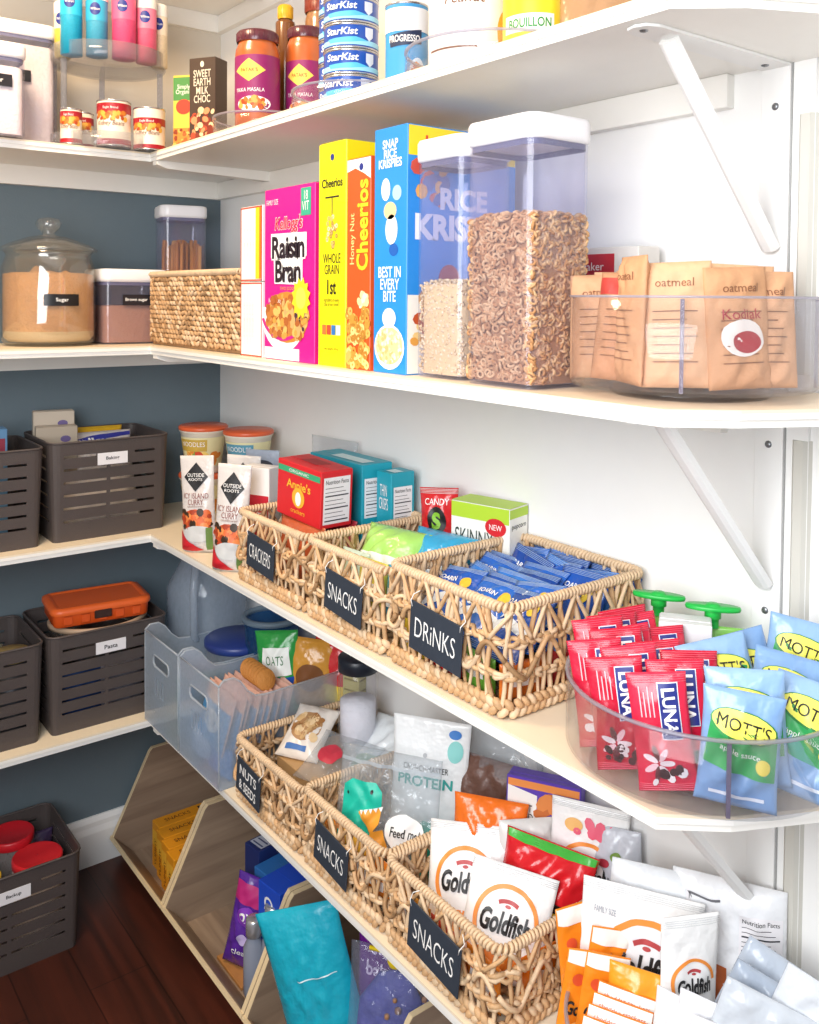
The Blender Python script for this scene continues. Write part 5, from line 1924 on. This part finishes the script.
def goldfish(w, h, name, seed, kind='white', cx=0.0, sty='standup'):
    m, S = pouch(w, h, .045, foil('#f7f6f4'), sty, seed, .0022, crimp=foil('#e6e6e6'))
    r = w * .36
    z = h * (.50 if w > .1 else .58)
    m.A(S, cx, z, r * .94, r * 1.08, pi * .02, pi * 1.25, ink('#f0923c'), 2, 30, .95)
    m.E(S, cx, z, r * .92, r * .85, ink('#f2f1f0') if kind == 'white' else ink('#e9eaec'), 1)
    m.A(S, cx, z - r * .2, r * .70, r * .82, pi * .36, pi * .64, ink('#b8474a'), 3, 12)
    m.E(S, cx, z + r * .42, r * .10, r * .05, ink('#b8474a'), 3)
    m.T(S, 'Goldfish', cx, z - r * .02, r * 1.66, r * .62, BLK, 5, shear=.15, bold=.035)
    m.A(S, cx, h * (.12 if w > .1 else .2), 0, w * .40, 0, pi, ink('#f08a2a'), 1, 20, .45)
    m.blobs(S, cx - w * .35, h * .04, cx + w * .35, h * .20, 26, w * .055, [ink('#f3a03c'), ink('#e8862a'), ink('#f7bc66')], 3, seed)
    return m, S


GD = 'white fish cracker bags'
for (w, h, x, y, z, rz, ti, ro, lb) in ((.135, .165, 1.342, -.226, .000, 34, 26, -4, 'left white Goldfish bag at the front of the nearest wicker basket'),
                                        (.135, .148, 1.428, -.238, .000, 36, 26, 8, 'right white Goldfish bag at the front of the nearest wicker basket')):
    m, S = goldfish(w, h, '', int(x * 1000))
    put(tag(m.build('cracker_bag'), lb, 'bag', GD), x, y, Z4 + z, rz, ti, ro)
m, S = pouch(.125, .155, .045, foil('#ee7322'), 'pillow', 301, .004)
m.Q(S, -.05, .01, .05, .03, ink('#f7e6d8'), 1)
put(tag(m.build('snack_bag'), 'shiny orange bag behind the left white Goldfish bag', 'bag'), 1.318, -.162, Z4 + .030, 38, 12, 2)
m, S = pouch(.15, .140, .055, foil('#d81e28'), 'pillow', 302, .004, crimp=foil('#4aa83e'))
m.E(S, .02, .052, .034, .014, ink('#1f1a18'), 3, rot=.1)
m.T(S, 'CHEEBS' if 0 else 'Cheez', .02, .052, .056, .016, ink('#f4d23c'), 5, bold=.04, rot=.1)
m.Q(S, -.072, .128, .072, .139, foil('#49b544'), 2)
put(tag(m.build('snack_bag'), 'glossy red bag with a green top edge in the nearest wicker basket', 'bag'), 1.420, -.148, Z4 + .020, 30, 14, 8)
w, d, h = .125, .035, .215
m = carton(w, d, h, card('#5b3fae'))
S = SF(w, d)
m.P(S, [(-.06, .20), (-.01, .19), (-.012, .11), (-.06, .10)], ink('#f4f1ec'), 2)
m.T(S, 'SWEET\nPOTATO' if 0 else 'SWEET\nSALTED', -.036, .160, .040, .026, BLK, 4)
m.Q(S, -.06, .199, .06, .211, ink('#e8904a'), 1)
m.blobs(S, -.005, .06, .058, .19, 26, .016, [ink('#e08a4a'), ink('#c8703a'), ink('#f0b078')], 2, 8)
m.blobs(S, -.058, .02, .05, .09, 20, .018, [ink('#e0a07a'), ink('#c87a52')], 2, 9)
put(tag(m.build('snack_carton'), 'purple and orange carton with a white panel in the nearest wicker basket', 'box'), 1.362, -.072, Z4, 30, 4)
m, S = goldfish(.125, .205, '', 310)
m.E(S, -.025, .170, .015, .010, ink('#f0b86a'), 3)
m.blobs(S, -.02, .155, .04, .175, 8, .010, [ink('#e8607a')], 3, 2)
put(tag(m.build('cracker_bag'), 'white Goldfish bag standing at the back right of the nearest wicker basket', 'bag', GD), 1.445, -.066, Z4, 32, 6, 2)
m, S = pouch(.095, .175, .035, foil('#c9cdd6'), 'pillow', 311, .003)
m.T(S, 'BAKED', 0, .10, .06, .010, BLK, 2)
m.E(S, .01, .135, .010, .008, ink('#7a9a4a'), 3)
m.E(S, -.012, .125, .010, .007, ink('#b83a4a'), 3)
put(tag(m.build('snack_bag'), 'pale grey bag in the rear right corner of the nearest wicker basket', 'bag'), 1.492, -.032, Z4 + .004, 20, 2, -6)
m, S = pouch(.09, .165, .03, foil('#e3e1dd'), 'flat', 312, .002)
put(tag(m.build('white_pouch'), 'plain white pouch between the orange bag and the purple carton', 'pouch'), 1.385, -.125, Z4 + .003, 60, 10)
for k, (x, y, rz, c_) in enumerate(((1.29, -.282, 0, '#e8a23c'), (1.37, -.285, 0, '#d8452e'), (1.45, -.282, 0, '#ee8a2c'), (1.488, -.21, 86, '#f0801e'), (1.488, -.12, 86, '#e9b43c'))):
    m, S = pouch(.075, .065, .016, foil(c_), 'pillow', 320 + k)
    m.Q(S, -.022, .025, .022, .04, WHT, 1)
    put(tag(m.build('snack_packet'), ['amber packet low at the front left of the nearest basket', 'red-orange packet low behind the nearest Snacks tag', 'orange packet low at the front right of the nearest basket', 'orange packet low on the right side of the nearest basket', 'yellow packet low at the rear right side of the nearest basket'][k], 'packet', 'packets low in the nearest basket'), x, y, Z4, rz, 0)

# turntable of cracker bags at the front end
CX, CY = 1.706, -.160
put(turntable('clear turntable of cracker bags at the bottom right, partly outside the picture', .155, .085, ()), CX, CY, S4)
ZT = S4 + .017
m, S = goldfish(.165, .192, '', 330, 'grey', .012)
m.T(S, 'FAMILY SIZE', -.05, .155, .030, .008, ink('#9aa0ac'), 3)
put(tag(m.build('cracker_bag'), 'large white Goldfish bag standing on the lowest turntable', 'bag', GD), CX - .095, CY + .000, ZT, 40, 5, 6)
m, S = pouch(.165, .205, .03, foil('#eceff2'), 'flat', 331, .002)
nutri(m, S, .02, .10, .075, .195)
put(tag(m.build('cracker_bag'), 'white bag showing its printed facts panel behind the large Goldfish bag', 'bag', GD), CX - .083, CY + .055, ZT, 38, 4, 4)
m, S = goldfish(.085, .195, '', 332)
m.Q(S, -.036, .0, .036, .02, foil('#f0902c'), 2)
put(tag(m.build('cracker_bag'), 'narrow Goldfish bag standing edge-on right of the large one', 'bag', GD), CX - .012, CY + .018, ZT, 66, 2, 2)
m, S = pouch(.150, .210, .035, foil('#f1f2f4'), 'flat', 333, .002)
m.Q(S, -.07, .03, .0, .10, foil('#c86a3c'), 1)
nutri(m, S, .015, .105, .070, .175)
m.Q(S, -.06, .185, -.01, .188, ink('#6a6a70'), 2)
put(tag(m.build('cracker_bag'), 'white bag with a facts panel against the wall above the lowest turntable', 'bag', GD), CX - .010, CY + .105, ZT, 30, 3)


def orange_pack(w, h, seed):
    m, S = pouch(w, h, .016, foil('#f08c22'), 'flat', seed, .0012)
    m.Q(S, -w / 2 + .001, h * .86, w / 2 - .001, h - .001, foil('#f6efe6'), 1)
    m.E(S, -w * .22, h * .70, w * .13, w * .13, ink('#d8542e'), 2)
    m.E(S, w * .16, h * .66, w * .13, w * .13, ink('#4aa84a'), 2)
    m.T(S, 'Goldfish', 0, h * .38, w * .8, h * .16, BLK, 3, bold=.03, shear=.1)
    m.E(S, 0, h * .15, w * .3, h * .09, ink('#f7c06a'), 2)
    return m


for k, (x, y, rz, ti, ro, w, h, lb) in enumerate(((-.148, -.030, 72, 4, -4, .060, .155, 'leftmost, edge-on beside the wicker basket'), (-.125, -.070, 58, 4, 10, .062, .118, 'second from the left, nearest the rim'),
                                                  (-.112, -.040, 56, 6, 10, .062, .140, 'third, leaning against the large Goldfish bag'), (-.100, -.062, 52, 6, 10, .060, .122, 'fourth, before the large Goldfish bag'))):
    put(tag(orange_pack(w, h, 340 + k).build('orange_packet'), 'orange cracker packet with a white top, ' + lb, 'packet', 'orange cracker packets on the lowest turntable'), CX + x, CY + y, ZT + .002, rz, ti, ro)
m, S = pouch(.095, .118, .030, foil('#f3a22a'), 'pillow', 350, .002)
put(tag(m.build('orange_bag'), 'plain golden orange bag in front of the large Goldfish bag', 'bag'), CX - .058, CY - .036, ZT, 38, 6, 8)
for k in range(4):
    m, S = pouch(.078, .100 - .006 * k, .010, foil('#f08426'), 'flat', 352 + k, .001)
    hh = .100 - .006 * k
    m.Q(S, -.038, hh * .76, .038, hh - .001, foil('#faf6f0'), 1)
    m.T(S, 'cheddar crackers', 0, hh * .88, .06, .006, ink('#d8643c'), 2)
    put(tag(m.build('orange_packet'), 'orange packet with white band in the fan of four, ' + ['rearmost', 'second from the rear', 'second from the front', 'frontmost'][k], 'packet', 'fan of orange packets with white bands'), CX - .056 + .004 * k, CY - .074 - .013 * k, ZT + .002, 38, 16, 10)
for k, (x, y, rz, ro, h, lb) in enumerate(((.002, -.050, 20, 6, .130, 'left'), (.026, -.052, 30, 10, .146, 'middle'), (.046, -.064, 40, 14, .132, 'right'))):
    m, S = pouch(.050, h, .02, foil('#e9eaee'), 'pillow', 360 + k, .002)
    m.P(S, [(-.022, .02), (.022, .02), (.022, h * .82), (-.022, h * .58)], foil('#e8c42a'), 1)
    m.E(S, .008, .03, .010, .010, ink('#6a9a3a'), 3)
    put(tag(m.build('small_packet'), 'small silver and yellow packet at the bottom right, %s one of three' % lb, 'packet', 'small silver and yellow packets'), CX + x, CY + y, ZT + .004, rz, 4, ro)
for k, (x, y, rz, ti, ro, w, h) in enumerate(((.062, .030, 34, 10, 26, .15, .175), (.078, .000, 36, 10, 24, .15, .165), (.098, -.028, 38, 10, 20, .15, .165), (.118, .020, 30, 8, 22, .13, .185))):
    m, S = pouch(w, h, .020, foil(['#b9c2ce', '#aab5c4', '#cdd3da', '#dfe3e8'][k]), 'flat', 370 + k, .0025)
    if k == 2:
        m.A(S, .01, .06, .040, .046, 0, pi * 1.2, ink('#e0703a'), 2, 24)
        m.E(S, .01, .06, .038, .036, ink('#dfe2e6'), 1)
        m.Q(S, -.01, .078, .03, .088, ink('#b8443e'), 3)
        m.T(S, 'Gold', .01, .055, .05, .022, BLK, 4, shear=.15, bold=.03)
    if k == 3:
        m.T(S, 'fish', .0, .07, .05, .022, ink('#4a4a52'), 4, shear=.15)
    put(tag(m.build('silver_bag'), ['rear silver-grey bag leaning right on the lowest turntable', 'second silver-grey bag leaning right on the lowest turntable', 'silver-grey bag with an orange ring, front of the leaning ones', 'rightmost pale silver bag on the lowest turntable'][k], 'bag', 'silver-grey bags leaning on the lowest turntable'), CX + x, CY + y, ZT + .004, rz, ti, ro)

# ================================================================== floor
b = slat_basket('grey slatted basket standing on the floor with red-lidded jars', 0.30, 0.255, 0.225, 'Backup', 5)
put(b, 0.175, -0.640, 0, 90)
for k, (x, y, z, rr, hh, lc, tt_, lb) in enumerate(((.120, -.600, 0, .052, .215, '#c81e2a', 8, 'clear jar with a large red lid in the floor basket'), (.215, -.565, 0, .056, .195, '#d2262e', 0, 'squat jar with a wide red lid at the front right of the floor basket'), (.235, -.690, 0, .040, .200, '#ecd22a', 0, 'jar with a yellow lid in the floor basket, by the left edge'))):
    t = thing('lidded_jar', lb, 'jar', None)
    put(t, x, y, .006, 90, 0, 0)
    m = MB()
    m.lathe([(.001, .001), (rr * .95, .001), (rr * .98, .01), (rr * .98, hh - .03), (rr * .9, hh - .02)], [clear('jar_plastic', '#f4f0ee', .3, '#e8dfdc'), mat('#c9b9b0', .5), mat('#cbbf92', .5)][k], 32)
    m.build('jar_body', t)
    m = MB()
    m.lathe([(rr * .96, hh - .022), (rr, hh - .019), (rr, hh - .004), (rr * .94, hh), (rr * .9, hh - .0015), (.001, hh - .0015)], plas(lc), 32)
    if k == 2:
        m.box(-.014, -.006, hh - .0014, .014, .006, hh - .0006, BLK)
    m.build('lid', t)
m = MB()
m.lathe([(.001, 0), (.05, 0), (.05, .20), (.044, .215), (.001, .218)], plas('#c9cdd6'), 32)
put(tag(m.build('white_tub'), 'white tub behind the large red lid in the floor basket', 'tub'), .085, -.700 + .02, .006)
for k, (x, y, c_) in enumerate(((.10, -.54, '#3a2c4a'), (.26, -.74, '#b8a88a'))):
    m, S = pouch(.09, .18, .04, foil(c_), 'pillow', 400 + k)
    put(tag(m.build('dark_packet'), ['dark purple packet along the right wall of the floor basket', 'beige packet at the left of the floor basket'][k], 'packet'), x, y, .006, 90, 2)

XS = [0.022, 0.372, 0.785, 1.20]
for k in range(3):
    t = thing('wooden_bin', ['plywood bin with slanted sides holding the yellow boxes, nearest the corner', 'plywood bin with slanted sides holding the blue boxes and purple bag', 'plywood bin with slanted sides holding the teal bag, nearest the camera'][k], 'bin', None)
    x0, x1 = XS[k] + .001, XS[k + 1] - .001
    put(t, x0, 0, 0)
    W = x1 - x0
    th = .012
    prof = [(-.02, 0), (-.275, 0), (-.326, .058), (-.222, .268), (-.214, .276), (-.02, .276)]
    for a in (0, W - th):
        m = MB()
        m.prism(prof, 'x', a, a + th, BIRCHY)
        m.build('side_panel', t)
        m = MB()
        e = [(-.3275, .058), (-.2235, .268), (-.215, .2775), (-.02, .2775), (-.02, .276), (-.214, .276), (-.222, .268), (-.326, .058)]
        m.prism(e, 'x', a + .0006, a + th - .0006, PLYEDGE)
        m.build('edge_strip', t)
    m = MB()
    m.box(th, -.275, 0, W - th, -.02, .010, BIRCH)
    m.build('bottom_panel', t)
    m = MB()
    m.prism([(-.275, 0), (-.326, .058), (-.3235, .066), (-.3155, .062), (-.268, .010)], 'x', th, W - th, BIRCH)
    m.prism([(-.3262, .0565), (-.3290, .0600), (-.3262, .0680), (-.3215, .0672), (-.3235, .066)], 'x', 0.0002, W - .0002, PLYEDGE)
    m.build('front_lip', t)
    m = MB()
    m.box(th, -.032, 0.010, W - th, -.02, .276, BIRCH)
    m.build('back_panel', t)

for k in range(4):
    w, d, h = .048, .200, .120
    m = carton(w, d, h, card('#e89a1e'))
    S, ST_ = SF(w, d), ST(w, d, h + .0006)
    m.Q(S, -.02, .06, .02, .10, ink('#f3b83a'), 1)
    m.T(S, 'YUMMY', 0, .045, .07, .012, ink('#7a3c12'), 3, rot=pi / 2)
    m.Q(ST_, -.012, .02 - .0, .014, .085, ink('#2a1c14'), 1)
    m.T(ST_, 'SNACKS', .0, -.04, .07, .014, ink('#7a3c12'), 2, rot=pi / 2)
    put(tag(m.build('yellow_box'), 'yellow box in the corner bin, %s of four' % ['leftmost', 'second from the left', 'third from the left', 'rightmost'][k], 'box', 'orange-yellow boxes in the corner bin'), .145 + .0505 * k, -.150 - .008 * k, .0105, 0)

for k, (x, y, w, d, h, c_, lb) in enumerate(((.545, -.125, .055, .12, .235, '#20306a', 'dark blue box with a silver top, leftmost blue box in the middle bin'), (.607, -.135, .050, .12, .215, '#2f72b8', 'medium blue box in the middle of the blue boxes'), (.708, -.150, .075, .12, .245, '#1f4fc8', 'bright blue box lettered Crest with white script, rightmost of the blue boxes'))):
    m = carton(w, d, h, card(c_))
    S, T_ = SF(w, d), ST(w, d, h + .0006)
    if k == 0:
        m.Q(T_, -.022, -.05, .022, .03, ink('#c3c9d8'), 1)
        for q in range(5):
            m.Q(T_, -.018, -.045 + .014 * q, .018, -.041 + .014 * q, ink('#3a4a78'), 2)
    if k == 1:
        m.Q(S, -.015, .08, .015, .18, ink('#6fa9dc'), 1)
    if k == 2:
        m.T(S, 'Crest', 0, .180, .085, .030, WHT, 3, rot=-pi / 2, shear=.1, bold=.02)
        m.P(S, [(-.03, .02), (.03, .06), (.03, .02)], ink('#6fb8ec'), 1)
    put(tag(m.build('blue_box'), lb, 'box', 'blue boxes in the middle bin'), x, y - (.020 if k == 2 else 0), .0105, 8)
m, S = pouch(.092, .205, .045, foil('#5a2a9a'), 'pillow', 410, .003)
m.Q(S, -.044, .15, .044, .19, ink('#c42a7a'), 1)
m.E(S, 0, .125, .026, .022, ink('#8a3ac0'), 2)
m.T(S, 'OXI', 0, .125, .036, .020, WHT, 3, bold=.04)
m.E(S, .0, .075, .014, .012, ink('#c8b8e8'), 2)
m.T(S, 'clean', 0, .045, .045, .012, WHT, 3)
put(tag(m.build('purple_bag'), 'purple and magenta bag lettered in white in the middle bin', 'bag'), .603, -.238, .0115, 34, 4, 10)
for k, (x, y, hh) in enumerate(((.690, -.250, .165), (.722, -.222, .200))):
    t = thing('dark_bottle', ['shorter grey bottle with a silver cap in front in the middle bin', 'taller grey bottle with a silver cap behind the shorter one'][k], 'bottle', None)
    put(t, x, y, .0115)
    m = MB()
    m.lathe([(.001, 0), (.021, 0), (.023, .006), (.023, hh * .62), (.014, hh * .74), (.012, hh * .80)], mat('#8b93a4', .2, coat=.5), 24)
    m.build('bottle_body', t)
    m = MB()
    m.lathe([(.016, hh * .77), (.018, hh * .78), (.018, hh - .003), (.015, hh), (.001, hh)], mat('#c5c9cf', .25, metal=.7), 24)
    m.build('cap', t)
m = MB(); m.box(-.06, -.05, 0, .06, .05, .008, mat('#b98046', .5, 0, var=.2, vscale=40), .001)
put(tag(m.build('wooden_board'), 'small reddish wooden board lying in the front of the middle bin', 'board'), .60, -.215 + .0, .0105 + .0, 0)
for o in list(COL.objects):
    if o.name in ('purple_bag', 'dark_bottle', 'dark_bottle.001'):
        o.location.z = .019

# third bin
m, S = pouch(.165, .372, .06, foil('#18a8c0'), 'pillow', 420, .004)
m.Q(S, -.02, .255, .06, .257, ink('#d8f0f2'), 1)
m.P(S, [(-.03, .03), (.06, .05), (.04, .11), (-.02, .10)], ink('#16181c'), 1)
m.tube([S(-.02 + .01 * q, .10 + .002 * q, 6) for q in range(5)], .003, plas('#f2e3a2'), 6)
put(tag(m.build('teal_bag'), 'large glossy teal bag standing in the bin nearest the camera', 'bag'), 1.045, -.240, .0115, 42, 4, -18)
m, S = pouch(.13, .335, .05, foil('#6a1a86'), 'pillow', 421, .003)
m.T(S, 'super', 0, .292, .07, .020, ink('#e6d2ee'), 3, bold=.02)
m.T(S, 'balance', 0, .262, .09, .024, ink('#e6d2ee'), 3, bold=.02)
m.Q(S, -.03, .235, .03, .237, ink('#d8a8e0'), 2)
put(tag(m.build('purple_bag'), 'deep purple bag with pale lettering behind the teal bag', 'bag'), 1.075, -.185, .0115, 40, 3, 2)
t = thing('zip_bag', 'clear zip bag of purple and brown cereal with a yellow clip', 'bag')
put(t, 1.135, -.232, .0115, 40, 6, 3)
m, S = pouch(.17, .335, .06, clear('zip_film_light', '#fafafe', .14, '#d8def0', bump=.6), 'pillow', 422, .003)
m.build('bag_film', t)
m = MB()
m.lathe([(.001, .02), (.06, .02), (.066, .10), (.062, .24), (.03, .29), (.001, .30)], mat('#4a4f96', .6, .6, 50, var=.5, vscale=30), 24, sx=1, sy=.32)
R = random.Random(9)
for q in range(160):
    a, zz = R.uniform(0, 2 * pi), R.uniform(.03, .27)
    if cos(a) < -.2:
        continue
    m.ball((.060 * cos(a), .060 * .34 * sin(a) - .003, zz), R.uniform(.004, .007), mat(R.choice(['#a87850', '#5a5aa0', '#8a6a58', '#7a7ab8']), .6), 6)
m.build('cereal', t)
m = MB()
m.ball((.0, -.018, .325), .014, plas('#f2d41e'), 10, (1, .6, 1))
m.ball((.024, -.018, .317), .013, plas('#f2d41e'), 10, (1, .6, 1))
m.tube([(-.05, -.006, .332), (.06, -.006, .328)], .004, plas('#f2d41e'), 6)
m.build('yellow_clip', t)
